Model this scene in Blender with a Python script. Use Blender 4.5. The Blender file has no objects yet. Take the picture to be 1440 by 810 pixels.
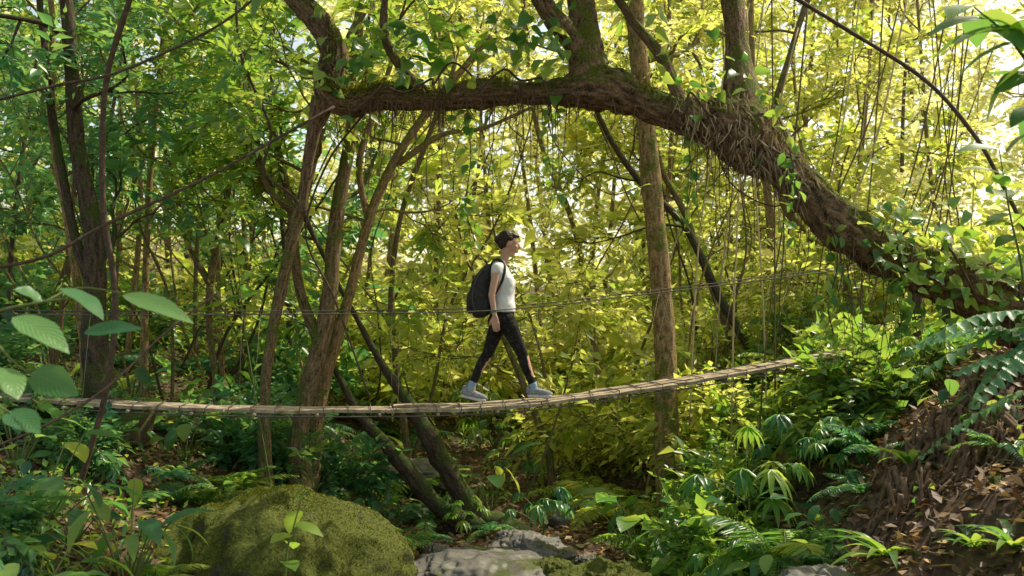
import bpy, math, random
import numpy as np
from mathutils import Vector
rng=np.random.default_rng(11); random.seed(11)
C=bpy.context.scene.collection
UP=np.array([0,0,1.])
TH=math.atan(95/1400.); CZ=2.0
def P(px,py,D):
    u=(px-720)/1400.; v=(405-py)/1400.
    t=D/(math.cos(TH)-v*math.sin(TH))
    return np.array([u*t,D,CZ+(math.sin(TH)+v*math.cos(TH))*t])
def nrm(a):
    a=np.asarray(a,float); return a/np.maximum(np.linalg.norm(a,axis=-1,keepdims=True),1e-9)
def sm(a,b,x):
    t=np.clip((x-a)/(b-a),0,1); return t*t*(3-2*t)
_K=np.random.default_rng(3).normal(size=(14,3)); _F=np.random.default_rng(4).random(14)*6.28
def fn(p,f=1.0):
    p=np.asarray(p)*f; o=0
    for i in range(14):
        a=1+i*0.28
        o=o+np.sin(p@(_K[i]*a)+_F[i]+1.3*np.sin(p@_K[(i+5)%14]*.7))/a**.8
    return o/4.0
def H(x,y):
    x=np.asarray(x,float); y=np.asarray(y,float)
    r=x-(0.3+0.03*(y-9))
    right=2.2*sm(.8,4.7,r)+.16*np.clip(r-4.7,0,30)
    right=right*(1-.45*sm(12,19,y))
    left=1.25*sm(.8,5.4,-r)+.14*np.clip(-r-5.4,0,30)
    back=.95*sm(10,20,y)+.11*np.clip(y-20,0,60)
    q=np.stack([x,y,x*0],-1)
    rg=sm(1.2,2.6,r)*(1-sm(12,15,y))
    n=.10*fn(q,.9)+(.045+.05*rg)*fn(q,2.7)+(.02+.035*rg)*fn(q,7)+.012*rg*fn(q,17)
    return right+left+back+n
class G:
    def __init__(s): s.v=[];s.f=[];s.n=0
    def add(s,V,F,mat=0,rnd=None,uv=None):
        V=np.asarray(V,float).reshape(-1,3); F=np.asarray(F,dtype=np.int64)
        if rnd is None: rnd=np.full(len(F),.5)
        if uv is None: uv=np.zeros((len(V),2))
        s.v.append((V,uv)); s.f.append((F+s.n,np.full(len(F),mat),rnd)); s.n+=len(V)
    def build(s,name,mats,parent=None,smooth=True):
        V=np.concatenate([a for a,_ in s.v]); UVv=np.concatenate([b for _,b in s.v])
        if parent is not None: V=V-np.array(parent.location)
        me=bpy.data.meshes.new(name)
        me.vertices.add(len(V)); me.vertices.foreach_set('co',V.astype('f4').ravel())
        lo=np.concatenate([f.ravel() for f,_,_ in s.f]).astype('i4')
        cnt=np.concatenate([np.full(len(f),f.shape[1]) for f,_,_ in s.f])
        st=np.concatenate([[0],np.cumsum(cnt)[:-1]]).astype('i4')
        me.loops.add(len(lo)); me.loops.foreach_set('vertex_index',lo)
        me.polygons.add(len(cnt)); me.polygons.foreach_set('loop_start',st)
        me.polygons.foreach_set('material_index',np.concatenate([m for _,m,_ in s.f]).astype('i4'))
        me.polygons.foreach_set('use_smooth',np.full(len(cnt),smooth))
        uvl=me.uv_layers.new(name='UVMap'); uvl.data.foreach_set('uv',UVv[lo].astype('f4').ravel())
        a=me.attributes.new('rnd','FLOAT','FACE'); a.data.foreach_set('value',np.concatenate([r for _,_,r in s.f]).astype('f4'))
        me.update(calc_edges=True)
        for m in (mats if isinstance(mats,(list,tuple)) else [mats]): me.materials.append(m)
        o=bpy.data.objects.new(name,me); C.objects.link(o)
        if parent is not None: o.parent=parent
        return o
def thing(name,label,cat,loc=(0,0,0),group=None,kind=None):
    o=bpy.data.objects.new(name,None); C.objects.link(o); o.location=[float(a) for a in loc]
    o.empty_display_size=.2
    tag(o,label,cat,group,kind); return o
def tag(o,label=None,cat=None,group=None,kind=None):
    if label: o['label']=label
    if cat: o['category']=cat
    if group: o['group']=group
    if kind: o['kind']=kind
def dup(root,loc,rz=0,sc=1.0,label=None,group=None):
    r=root.copy(); C.objects.link(r); r.location=[float(a) for a in loc]; r.rotation_euler=(0,0,rz); r.scale=(sc,sc,sc)
    if label: r['label']=label
    if group: r['group']=group
    for ch in list(root.children):
        c=ch.copy(); C.objects.link(c); c.parent=r
    return r
def cr(A,sub):
    A=np.asarray(A,float); m=len(A)
    if m==2: return np.array([A[0]+(A[1]-A[0])*t for t in np.linspace(0,1,sub+1)])
    E=np.vstack([2*A[0]-A[1],A,2*A[-1]-A[-2]]); out=[]
    for i in range(m-1):
        p0,p1,p2,p3=E[i:i+4]
        for j in range(sub):
            t=j/sub
            out.append(.5*((2*p1)+(-p0+p2)*t+(2*p0-5*p1+4*p2-p3)*t*t+(-p0+3*p1-3*p2+p3)*t**3))
    out.append(A[-1]); return np.array(out)
def tube(g,pts,rad,sides=8,sub=5,rough=0,mat=0,freq=3.,flat=None,ridge=0):
    pts=np.asarray(pts,float); rad=np.broadcast_to(np.asarray(rad,float),(len(pts),))
    A=cr(np.c_[pts,rad],sub); p=A[:,:3]; r=np.maximum(A[:,3],1e-4); n=len(p)
    T=nrm(np.gradient(p,axis=0))
    u=np.cross(T[0],[.3,.2,1.]);
    if np.linalg.norm(u)<.1: u=np.cross(T[0],[1,0,0.])
    u=nrm(u); U=[]
    for i in range(n):
        u=nrm(u-T[i]*np.dot(u,T[i])); U.append(u)
    U=np.array(U); W=np.cross(T,U)
    a=np.linspace(0,2*np.pi,sides,endpoint=False)
    ring=np.cos(a)[None,:,None]*U[:,None]+np.sin(a)[None,:,None]*W[:,None]
    if flat is not None: ring=np.cos(a)[None,:,None]*U[:,None]*flat+np.sin(a)[None,:,None]*W[:,None]
    R=r[:,None]*np.ones(sides)
    ln=np.concatenate([[0],np.cumsum(np.linalg.norm(np.diff(p,axis=0),axis=1))])
    if rough:
        q=p[:,None]+ring*r[:,None,None]
        R=R*(1+rough*fn(q,freq)+rough*.5*fn(q,freq*3.1)+rough*.3*fn(q,freq*9))
    if ridge:
        q=np.stack([np.cos(a)[None]*3+ln[:,None]*.9,np.sin(a)[None]*3+0*ln[:,None],ln[:,None]*1.1+0*a[None]],-1)
        R=R*(1+ridge*(1-np.abs(fn(q,1.6)))+ridge*.4*fn(q,4))
    V=p[:,None]+ring*R[...,None]
    V=V.reshape(-1,3)
    i=np.arange(n-1)[:,None]*sides; j=np.arange(sides)[None]; k=(j+1)%sides
    F=np.stack([i+j,i+k,i+sides+k,i+sides+j],-1).reshape(-1,4)
    uv=np.stack([np.tile(a/6.28,n),np.repeat(ln,sides)],-1)
    V=np.vstack([V,p[0],p[-1]]); uv=np.vstack([uv,[0,0],[0,ln[-1]]])
    c0=n*sides
    F2=np.concatenate([np.stack([np.full(sides,c0),k[0],j[0]],-1),np.stack([np.full(sides,c0+1),(n-1)*sides+j[0],(n-1)*sides+k[0]],-1)])
    g.add(V,F,mat,uv=uv); g.f.append((F2+g.n-len(V),np.full(len(F2),mat),np.full(len(F2),.5)))
    return p
PR={'ovate':lambda s:np.sin(np.pi*np.clip(s,0,1)**.8)**.85,
    'strap':lambda s:np.clip(np.sin(np.pi*s**.55),0,1)**.7,
    'heart':lambda s:np.sin(np.pi*np.clip(s*.93+.07,0,1)**.6)**.9}
def leaves(g,B,D,N,L,W,droop=.25,st=0,mat=0,rnd=None,fold=.18,prof='ovate'):
    B=np.asarray(B,float); n=len(B); D=nrm(D); S=nrm(np.cross(D,N)); N=np.cross(S,D)
    L=np.broadcast_to(np.asarray(L,float),(n,)); W=np.broadcast_to(np.asarray(W,float),(n,)); dr=np.broadcast_to(np.asarray(droop,float),(n,))
    if rnd is None: rnd=rng.random(n)
    if st<3:
        lx=L[:,None];wx=W[:,None];dx=dr[:,None]
        m=B+D*lx*.42
        V=np.stack([B,m+S*wx/2+N*fold*wx,B+D*lx-N*dx*lx*.5,m-S*wx/2+N*fold*wx],1)
        i=np.arange(n)[:,None]*4
        F=np.concatenate([i+[0,1,2],i+[0,2,3]],1).reshape(-1,3)
        uv=np.tile(np.array([[.5,0],[0,.42],[.5,1],[1,.42]]),(n,1))
        g.add(V,F,mat,np.repeat(rnd,2),uv); return
    s=np.linspace(0,1,st); w=PR[prof](s); w[-1]=0.02
    if prof!='strap': w[0]=.02 if prof=='ovate' else .5
    M=B[:,None]+D[:,None]*(L[:,None]*(s-.3*dr[:,None]*s**2))[...,None]-N[:,None]*(dr[:,None]*L[:,None]*.5*s**2)[...,None]
    off=S[:,None]*(W[:,None]*w/2)[...,None]; lift=N[:,None]*(fold*W[:,None]*w*(1+.3*np.sin(s*14)[None]))[...,None]
    V=np.stack([M+off+lift,M,M-off+lift],2)
    uv=np.tile(np.stack(np.meshgrid(s,[0,.5,1],indexing='ij'),-1)[...,::-1].reshape(-1,2),(n,1))
    i=np.arange(n)[:,None,None]*st*3+np.arange(st-1)[None,:,None]*3+np.arange(2)[None,None,:]
    F=np.stack([i,i+1,i+4,i+3],-1).reshape(-1,4)
    g.add(V,F,mat,np.repeat(rnd,(st-1)*2),uv)
def spray(g,Cn,Dr,L,k,lL,lW,droop=.25,st=0,twig=True,jit=.45,mat=0,tmat=1,prof='ovate',rb=None):
    Cn=np.asarray(Cn,float); m=len(Cn); Dr=nrm(Dr)
    S=nrm(np.cross(Dr,UP)+1e-3*rng.normal(size=(m,3))); N=np.cross(S,Dr); N*=np.where(N[:,2:]<0,-1,1)
    s=(np.arange(k)+1)/k; Ls=L*(.6+.8*rng.random(m))
    pos=Cn[:,None]+Dr[:,None]*(Ls[:,None]*s)[...,None]-UP*(droop*Ls[:,None]*s**2)[...,None]
    side=np.where(np.arange(k)%2,1,-1)*np.where(np.arange(k)==k-1,.1,1)
    d=Dr[:,None]*.6+S[:,None]*(side*.9)[None,:,None]+rng.normal(0,.25,(m,k,3))-UP*droop*.8
    n=N[:,None]+rng.normal(0,jit,(m,k,3))
    sz=np.repeat(.6+1.0*rng.random(m)**2,k)
    LL=lL*(.6+.7*rng.random(m*k))*sz; WW=LL*(lW/lL)*(.75+.5*rng.random(m*k))
    if rb is None: rb=rng.random(m)
    rn=(.6*rb[:,None]+.4*rng.random((m,k))).ravel()
    leaves(g,pos.reshape(-1,3),d.reshape(-1,3),n.reshape(-1,3),LL,WW,droop,st,mat,rn,prof=prof)
    if twig:
        ss=np.array([0,.5,1.]); p=Cn[:,None]+Dr[:,None]*(Ls[:,None]*ss)[...,None]-UP*(droop*Ls[:,None]*ss**2)[...,None]
        a=np.array([0,2.09,4.19]); r=np.array([.005,.0035,.0015])*max(1,L)
        V=p[:,:,None]+(S[:,None,None]*np.cos(a)[None,None,:,None]+N[:,None,None]*np.sin(a)[None,None,:,None])*r[None,:,None,None]
        i=np.arange(m)[:,None,None]*9+np.arange(2)[None,:,None]*3; j=np.arange(3)[None,None]; kk=(j+1)%3
        F=np.stack([i+j,i+kk,i+3+kk,i+3+j],-1).reshape(-1,4)
        g.add(V.reshape(-1,3),F,tmat)
def rdir(n,up=0.3):
    v=rng.normal(size=(n,3)); v=nrm(v); v[:,2]=v[:,2]*.7+up; return nrm(v)
def grow(g,start,d,length,r,level,tips,mat=0,wander=.22,lift=.06,sides=6):
    n=6; p=np.array(start,float); d=nrm(d); pts=[p.copy()]; ds=[]
    for i in range(n):
        d=nrm(d+rng.normal(0,wander,3)+UP*lift); p=p+d*length/n; pts.append(p.copy()); ds.append(d)
    tube(g,pts,np.linspace(r,r*.35,n+1),sides,3,mat=mat)
    for i in range(2 if level>0 else 1,n):
        tips.append((pts[i+1],nrm(ds[i]+rng.normal(0,.6,3))))
        if level<=0: tips.append((pts[i],nrm(ds[i]+rng.normal(0,.8,3))))
    if level>0:
        for k in range(random.randint(3,4)):
            i=random.randint(2,n); dd=nrm(ds[i-1]+rng.normal(0,.75,3))
            grow(g,pts[i],dd,length*random.uniform(.45,.7),r*.5,level-1,tips,mat,wander,lift,max(4,sides-1))
def nm(name):
    m=bpy.data.materials.new(name); m.use_nodes=True; nt=m.node_tree; nt.nodes.clear()
    out=nt.nodes.new('ShaderNodeOutputMaterial'); return m,nt,out
def N_(nt,t,**kw):
    n=nt.nodes.new(t)
    for k,v in kw.items():
        if k.startswith('i_'):
            key=k[2:].replace('_',' '); n.inputs[key].default_value=v
        else: setattr(n,k,v)
    return n
def ramp(nt,fac,stops):
    r=nt.nodes.new('ShaderNodeValToRGB'); e=r.color_ramp.elements
    while len(e)<len(stops): e.new(.5)
    for i,(p,c) in enumerate(stops): e[i].position=p; e[i].color=(*c,1)
    nt.links.new(fac,r.inputs[0]); return r.outputs[0]
def leafmat(name,cols,tcols,tf=.5,rough=.42,veins=False,spec=.5):
    m,nt,out=nm(name); L=nt.links.new
    at=N_(nt,'ShaderNodeAttribute',attribute_name='rnd'); tc=N_(nt,'ShaderNodeTexCoord')
    no=N_(nt,'ShaderNodeTexNoise',i_Scale=1.3,i_Detail=3.); L(tc.outputs['Object'],no.inputs['Vector'])
    mx=N_(nt,'ShaderNodeMath',operation='MULTIPLY_ADD'); L(no.outputs[0],mx.inputs[0]); mx.inputs[1].default_value=.9; mx.inputs[2].default_value=-.45
    ad=N_(nt,'ShaderNodeMath',operation='ADD',use_clamp=True); L(at.outputs['Fac'],ad.inputs[0]); L(mx.outputs[0],ad.inputs[1])
    c=ramp(nt,ad.outputs[0],cols); t=ramp(nt,ad.outputs[0],tcols)
    pb=N_(nt,'ShaderNodeBsdfPrincipled'); pb.inputs['Roughness'].default_value=rough; pb.inputs['Specular IOR Level'].default_value=spec
    tr=N_(nt,'ShaderNodeBsdfTranslucent'); ms=N_(nt,'ShaderNodeMixShader'); ms.inputs[0].default_value=tf
    if veins:
        uv=N_(nt,'ShaderNodeUVMap',uv_map='UVMap'); sp=N_(nt,'ShaderNodeSeparateXYZ'); L(uv.outputs[0],sp.inputs[0])
        a=N_(nt,'ShaderNodeMath',operation='SUBTRACT'); L(sp.outputs[0],a.inputs[0]); a.inputs[1].default_value=.5
        b=N_(nt,'ShaderNodeMath',operation='ABSOLUTE'); L(a.outputs[0],b.inputs[0])
        v=N_(nt,'ShaderNodeMath',operation='MULTIPLY_ADD'); L(b.outputs[0],v.inputs[0]); v.inputs[1].default_value=-.7; L(sp.outputs[1],v.inputs[2])
        w=N_(nt,'ShaderNodeMath',operation='MULTIPLY'); L(v.outputs[0],w.inputs[0]); w.inputs[1].default_value=62.
        s=N_(nt,'ShaderNodeMath',operation='SINE'); L(w.outputs[0],s.inputs[0])
        p=N_(nt,'ShaderNodeMath',operation='GREATER_THAN'); L(s.outputs[0],p.inputs[0]); p.inputs[1].default_value=.95
        q=N_(nt,'ShaderNodeMath',operation='LESS_THAN'); L(b.outputs[0],q.inputs[0]); q.inputs[1].default_value=.022
        mm=N_(nt,'ShaderNodeMath',operation='MAXIMUM'); L(p.outputs[0],mm.inputs[0]); L(q.outputs[0],mm.inputs[1])
        f=N_(nt,'ShaderNodeMath',operation='MULTIPLY'); L(mm.outputs[0],f.inputs[0]); f.inputs[1].default_value=.18
        mc=N_(nt,'ShaderNodeMix',data_type='RGBA'); L(f.outputs[0],mc.inputs[0]); L(c,mc.inputs[6]); mc.inputs[7].default_value=(.25,.38,.12,1)
        c=mc.outputs[2]
        bp=N_(nt,'ShaderNodeBump',i_Strength=.25,i_Distance=.003); L(s.outputs[0],bp.inputs['Height']); L(bp.outputs[0],pb.inputs['Normal'])
    L(c,pb.inputs['Base Color']); L(t,tr.inputs[0]); L(pb.outputs[0],ms.inputs[1]); L(tr.outputs[0],ms.inputs[2]); L(ms.outputs[0],out.inputs[0])
    return m
def barkmat(name,dark,light,moss,mamt=.5,scale=1.,bump=.6,mossdir=True):
    m,nt,out=nm(name); L=nt.links.new
    tc=N_(nt,'ShaderNodeTexCoord'); uv=N_(nt,'ShaderNodeUVMap',uv_map='UVMap')
    mp=N_(nt,'ShaderNodeMapping'); mp.inputs['Scale'].default_value=(9*scale,3.*scale,1); L(uv.outputs[0],mp.inputs[0])
    n1=N_(nt,'ShaderNodeTexNoise',i_Scale=2.,i_Detail=8.,i_Roughness=.65); L(mp.outputs[0],n1.inputs['Vector'])
    n2=N_(nt,'ShaderNodeTexNoise',i_Scale=5*scale,i_Detail=6.,i_Roughness=.7); L(tc.outputs['Object'],n2.inputs['Vector'])
    n3=N_(nt,'ShaderNodeTexNoise',i_Scale=45*scale,i_Detail=4.,i_Roughness=.7); L(tc.outputs['Object'],n3.inputs['Vector'])
    a=N_(nt,'ShaderNodeMath',operation='MULTIPLY_ADD'); L(n1.outputs[0],a.inputs[0]); a.inputs[1].default_value=.6
    h=N_(nt,'ShaderNodeMath',operation='MULTIPLY'); L(n3.outputs[0],h.inputs[0]); h.inputs[1].default_value=.4; L(h.outputs[0],a.inputs[2])
    c=ramp(nt,a.outputs[0],[(.40,dark),(.55,light),(.66,tuple(min(1,x*1.7) for x in light))])
    ge=N_(nt,'ShaderNodeNewGeometry'); sp=N_(nt,'ShaderNodeSeparateXYZ'); L(ge.outputs['Normal'],sp.inputs[0])
    z=N_(nt,'ShaderNodeMath',operation='MULTIPLY_ADD'); L(sp.outputs[2],z.inputs[0]); z.inputs[1].default_value=.32 if mossdir else 0; L(n2.outputs[0],z.inputs[2])
    mk=ramp(nt,z.outputs[0],[(.62-mamt*.25,(0,0,0)),(.72-mamt*.25,(1,1,1))])
    mcl=ramp(nt,n3.outputs[0],[(.3,tuple(x*.35 for x in moss)),(.65,moss)])
    mx=N_(nt,'ShaderNodeMix',data_type='RGBA'); L(mk,mx.inputs[0]); L(c,mx.inputs[6]); L(mcl,mx.inputs[7])
    pb=N_(nt,'ShaderNodeBsdfPrincipled'); pb.inputs['Roughness'].default_value=.85; pb.inputs['Specular IOR Level'].default_value=.25
    bp=N_(nt,'ShaderNodeBump',i_Strength=bump,i_Distance=.04); L(a.outputs[0],bp.inputs['Height'])
    L(mx.outputs[2],pb.inputs['Base Color']); L(bp.outputs[0],pb.inputs['Normal']); L(pb.outputs[0],out.inputs[0]); return m
def surf(name,stops,scale=6,rough=.85,bump=.5,dist=.03,spec=.3,detail=8,moss=None,mth=.55):
    m,nt,out=nm(name); L=nt.links.new
    tc=N_(nt,'ShaderNodeTexCoord'); n1=N_(nt,'ShaderNodeTexNoise',i_Scale=scale,i_Detail=float(detail),i_Roughness=.68); L(tc.outputs['Object'],n1.inputs['Vector'])
    c=ramp(nt,n1.outputs[0],stops)
    if moss:
        n2=N_(nt,'ShaderNodeTexNoise',i_Scale=2.2,i_Detail=5.,i_Roughness=.6); L(tc.outputs['Object'],n2.inputs['Vector'])
        n3=N_(nt,'ShaderNodeTexNoise',i_Scale=60.,i_Detail=4.); L(tc.outputs['Object'],n3.inputs['Vector'])
        ge=N_(nt,'ShaderNodeNewGeometry'); sp=N_(nt,'ShaderNodeSeparateXYZ'); L(ge.outputs['Normal'],sp.inputs[0])
        z=N_(nt,'ShaderNodeMath',operation='MULTIPLY_ADD'); L(sp.outputs[2],z.inputs[0]); z.inputs[1].default_value=.25; L(n2.outputs[0],z.inputs[2])
        mk=ramp(nt,z.outputs[0],[(mth,(0,0,0)),(mth+.12,(1,1,1))]); mcl=ramp(nt,n3.outputs[0],[(.3,tuple(x*.3 for x in moss)),(.68,moss)])
        mx=N_(nt,'ShaderNodeMix',data_type='RGBA'); L(mk,mx.inputs[0]); L(c,mx.inputs[6]); L(mcl,mx.inputs[7]); c=mx.outputs[2]
    pb=N_(nt,'ShaderNodeBsdfPrincipled'); pb.inputs['Roughness'].default_value=rough; pb.inputs['Specular IOR Level'].default_value=spec
    bp=N_(nt,'ShaderNodeBump',i_Strength=bump,i_Distance=dist); L(n1.outputs[0],bp.inputs['Height'])
    L(c,pb.inputs['Base Color']); L(bp.outputs[0],pb.inputs['Normal']); L(pb.outputs[0],out.inputs[0]); return m
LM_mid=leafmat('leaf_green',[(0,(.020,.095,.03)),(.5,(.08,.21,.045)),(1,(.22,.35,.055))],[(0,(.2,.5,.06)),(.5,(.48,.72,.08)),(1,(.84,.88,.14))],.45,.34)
LM_yel=leafmat('leaf_sunlit_tone',[(0,(.045,.13,.025)),(.4,(.22,.31,.045)),(1,(.58,.52,.12))],[(0,(.46,.70,.07)),(.45,(.88,.90,.16)),(1,(1.,.95,.40))],.6,.36)  # bright yellow leaf set, sunlit tone put into the colour
LM_far=leafmat('leaf_far_painted_glow',[(0,(.22,.33,.05)),(.5,(.56,.56,.16)),(1,(.9,.8,.42))],[(0,(.75,.88,.18)),(.5,(1.,.96,.38)),(1,(1.,1.,.68))],.6)  # near-white yellow leaves, overexposed backlight painted into the colour
LM_dark=leafmat('leaf_deep',[(0,(.013,.07,.042)),(.5,(.042,.16,.068)),(1,(.14,.3,.08))],[(0,(.12,.42,.14)),(.5,(.28,.6,.14)),(1,(.6,.8,.14))],.42,.32)  # darker bluish leaf set, also paints the dim zone at the left
LM_big=leafmat('leaf_broad',[(0,(.020,.10,.045)),(.6,(.055,.18,.055)),(1,(.2,.33,.06))],[(0,(.15,.45,.1)),(.6,(.35,.65,.1)),(1,(.7,.8,.12))],.4,.32,True)
LM_blue=leafmat('leaf_pale_green',[(0,(.04,.16,.085)),(1,(.12,.28,.12))],[(0,(.14,.42,.14)),(1,(.36,.6,.18))],.33,.36,True)
LM_near=leafmat('leaf_near_green',[(0,(.03,.14,.06)),(1,(.13,.29,.08))],[(0,(.14,.42,.10)),(1,(.45,.68,.12))],.36,.36,True)
LM_moss=leafmat('moss_fur',[(0,(.035,.05,.006)),(1,(.17,.19,.012))],[(0,(.10,.13,.015)),(1,(.36,.38,.03))],.3,.8,spec=.1)
LM_dead=leafmat('leaf_litter',[(0,(.06,.032,.018)),(.6,(.19,.11,.055)),(.9,(.40,.26,.14)),(1,(.5,.28,.05))],[(0,(.1,.05,.02)),(1,(.45,.28,.08))],.2,.6)
LM_fib=leafmat('bark_fibre',[(0,(.12,.08,.045)),(.7,(.38,.28,.17)),(1,(.58,.46,.3))],[(0,(.15,.08,.04)),(1,(.45,.33,.18))],.25,.75)
LM_pale=leafmat('leaf_dry_strap',[(0,(.4,.33,.18)),(1,(.7,.62,.42))],[(0,(.5,.4,.2)),(1,(.8,.7,.45))],.4,.6)
BK=barkmat('bark_mossy',(.042,.03,.018),(.25,.17,.09),(.14,.18,.03),.46)
BK_dark=barkmat('bark_dark',(.022,.016,.012),(.10,.07,.045),(.07,.10,.018),.36)
BK_big=barkmat('bark_gnarled',(.022,.014,.010),(.28,.18,.105),(.15,.18,.022),.24,1.4,1.)
BK_tan=barkmat('bark_golden',(.085,.055,.025),(.38,.255,.12),(.17,.20,.03),.44)
TW=surf('twig',[(.3,(.09,.06,.03)),(.7,(.2,.16,.07))],20,.8,.2)
STM=surf('green_stem',[(.3,(.07,.12,.03)),(.7,(.16,.2,.05))],20,.6,.2)
VINE=surf('vine_bark',[(.3,(.04,.028,.018)),(.7,(.15,.10,.065))],25,.85,.4)
ROOTM=surf('root_fibre',[(.3,(.07,.045,.028)),(.7,(.24,.155,.09))],25,.85,.4)
WOODM=surf('weathered_plank',[(.3,(.12,.09,.06)),(.45,(.30,.235,.155)),(.7,(.58,.49,.36))],11,.85,.8,.015)
CABM=surf('cable_steel',[(.3,(.07,.06,.05)),(.7,(.18,.15,.12))],40,.7,.1)
NETM=surf('net_wire',[(.3,(.25,.22,.15)),(.7,(.45,.4,.3))],40,.5,.1)
GROUND=surf('forest_floor',[(.3,(.028,.018,.011)),(.5,(.09,.058,.034)),(.68,(.22,.145,.09))],5,.92,.9,.06,moss=(.07,.10,.016),mth=.76)
MOSSROCK=surf('mossy_rock',[(.3,(.03,.027,.022)),(.7,(.11,.10,.08))],5,.85,1.,.05,moss=(.11,.13,.012),mth=.47)
ROCK=surf('stream_rock',[(.3,(.06,.056,.05)),(.5,(.14,.13,.115)),(.7,(.26,.245,.22))],3,.6,.6,.04,spec=.4,moss=(.08,.10,.012),mth=.74)
# ---------------------------------------------------------------- ground
g=G(); nu=520
u=np.linspace(-1,1,nu); xs=np.sign(u)*(np.abs(u)*8+np.abs(u)**5*110); v=np.linspace(0,1,nu); ys=-4+v*24+v**5*125
X,Y=np.meshgrid(xs,ys,indexing='ij'); Z=H(X,Y)
i=np.arange(nu-1)[:,None]*nu+np.arange(nu-1)[None]
g.add(np.stack([X,Y,Z],-1).reshape(-1,3),np.stack([i,i+nu,i+nu+1,i+1],-1).reshape(-1,4))
o=g.build('ground',GROUND); tag(o,kind='structure')
def rock(name,label,c,r,mat,f=1.4,amp=.22,cat='rock',seed=0,rot=0,fuzz=0,sq=.92,fl=.022,ft=-.3):
    t=np.linspace(0,np.pi,90); a=np.linspace(0,2*np.pi,180,endpoint=False)
    T,A=np.meshgrid(t,a,indexing='ij'); d=np.stack([np.sin(T)*np.cos(A),np.sin(T)*np.sin(A),np.cos(T)],-1)
    d2=np.sign(d)*np.abs(d)**sq
    k=1+amp*fn(d+seed*3.7,f)+amp*.4*(1-2*np.abs(fn(d+seed,f*2.6)))+amp*.18*fn(d+seed,f*9)+amp*.08*fn(d+seed,f*22)
    V=d2*k[...,None]*np.array(r); cz,sz=math.cos(rot),math.sin(rot)
    V=np.stack([V[...,0]*cz-V[...,1]*sz,V[...,0]*sz+V[...,1]*cz,V[...,2]],-1)+np.array(c)
    n,m=90,180; i=np.arange(n-1)[:,None]*m; j=np.arange(m)[None]; kk=(j+1)%m
    g=G(); g.add(V.reshape(-1,3),np.stack([i+j,i+m+j,i+m+kk,i+kk],-1).reshape(-1,4))
    r_=thing(name,label,cat,c); g.build('stone',mat,r_)
    if fuzz:
        a=rng.integers(2,56,fuzz); b=rng.integers(0,179,fuzz); w=rng.random((fuzz,1)); w2=rng.random((fuzz,1))
        B=V[a,b]*w+V[a,b+1]*(1-w); B=B*w2+V[a+1,b]*(1-w2); nn=nrm(d[a,b]/np.array(r)); ok=(fn(B,2.2)+.35*fn(B,8)>ft); B=B[ok]; nn=nn[ok]
        g=G(); leaves(g,B-nn*.006,nn+rng.normal(0,.8,B.shape),rng.normal(size=B.shape),fl*(.7+.9*rng.random(len(B))),.009,.4); g.build('moss',[LM_moss],r_)
    return r_
def gx(px,D): return (px-720)/1400*D
def gp(px,D,dz=0):
    x=gx(px,D); return np.array([x,D,float(H(x,D))+dz])
rock('mossy_boulder','large rounded boulder coated in green moss at the lower left',(gx(370,7.6),7.9,.16),(1.10,.9,.78),MOSSROCK,1.15,.13,'boulder',1,fuzz=36000,fl=.015,sq=1.,ft=-.2)
rock('stream_rock','broad smooth grey rock slab in the stream bed at the bottom centre',(gx(680,8.4),8.6,.04),(.85,.7,.30),ROCK,1.3,.18,'rock',2)
rock('stream_rock','grey boulder partly covered with moss behind the flat slab',(gx(745,9.2),9.5,.08),(.4,.4,.24),ROCK,1.6,.22,'rock',8)
rock('mossy_stone','small round mossy stone right of the grey slab',(gx(778,8.3),8.3,.2),(.17,.17,.14),MOSSROCK,1.2,.2,'stone',3,fuzz=1200)
rock('stream_rock','dark mossy rock with ferns beside the stream bed, right of centre',(gx(845,8.1),8.2,.03),(.42,.4,.27),MOSSROCK,1.4,.25,'rock',4,fuzz=2500,fl=.016,ft=.1)
rock('stream_rock','brown rock poking up at the bottom edge right of centre',(gx(1170,6.6),6.6,.34),(.4,.4,.22),ROCK,1.4,.25,'rock',5)
rock('bank_boulder','pale sunlit rock ledge in the gully behind the bridge',(gx(580,13),13,.4),(.5,.5,.25),ROCK,1.4,.25,'boulder',7)
for k,(px,D,s) in enumerate([(600,9.3,.12),(640,9.6,.15),(820,9.6,.14),(720,10.6,.18),(560,9.3,.17),(905,8.6,.13),(930,8.0,.16),(660,11.4,.22),(800,11.6,.2),(540,8.7,.16),(690,9.8,.11),(870,9.1,.13),(765,10.2,.15),(615,10.4,.16)]):
    r_=rock('stream_pebble','fist sized grey stone lying in the stream bed',gp(px,D,s*.2),(s,s*.9,s*.6),ROCK,1.5,.25,'stone',k+10); r_['group']='small stones along the stream bed'
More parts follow.
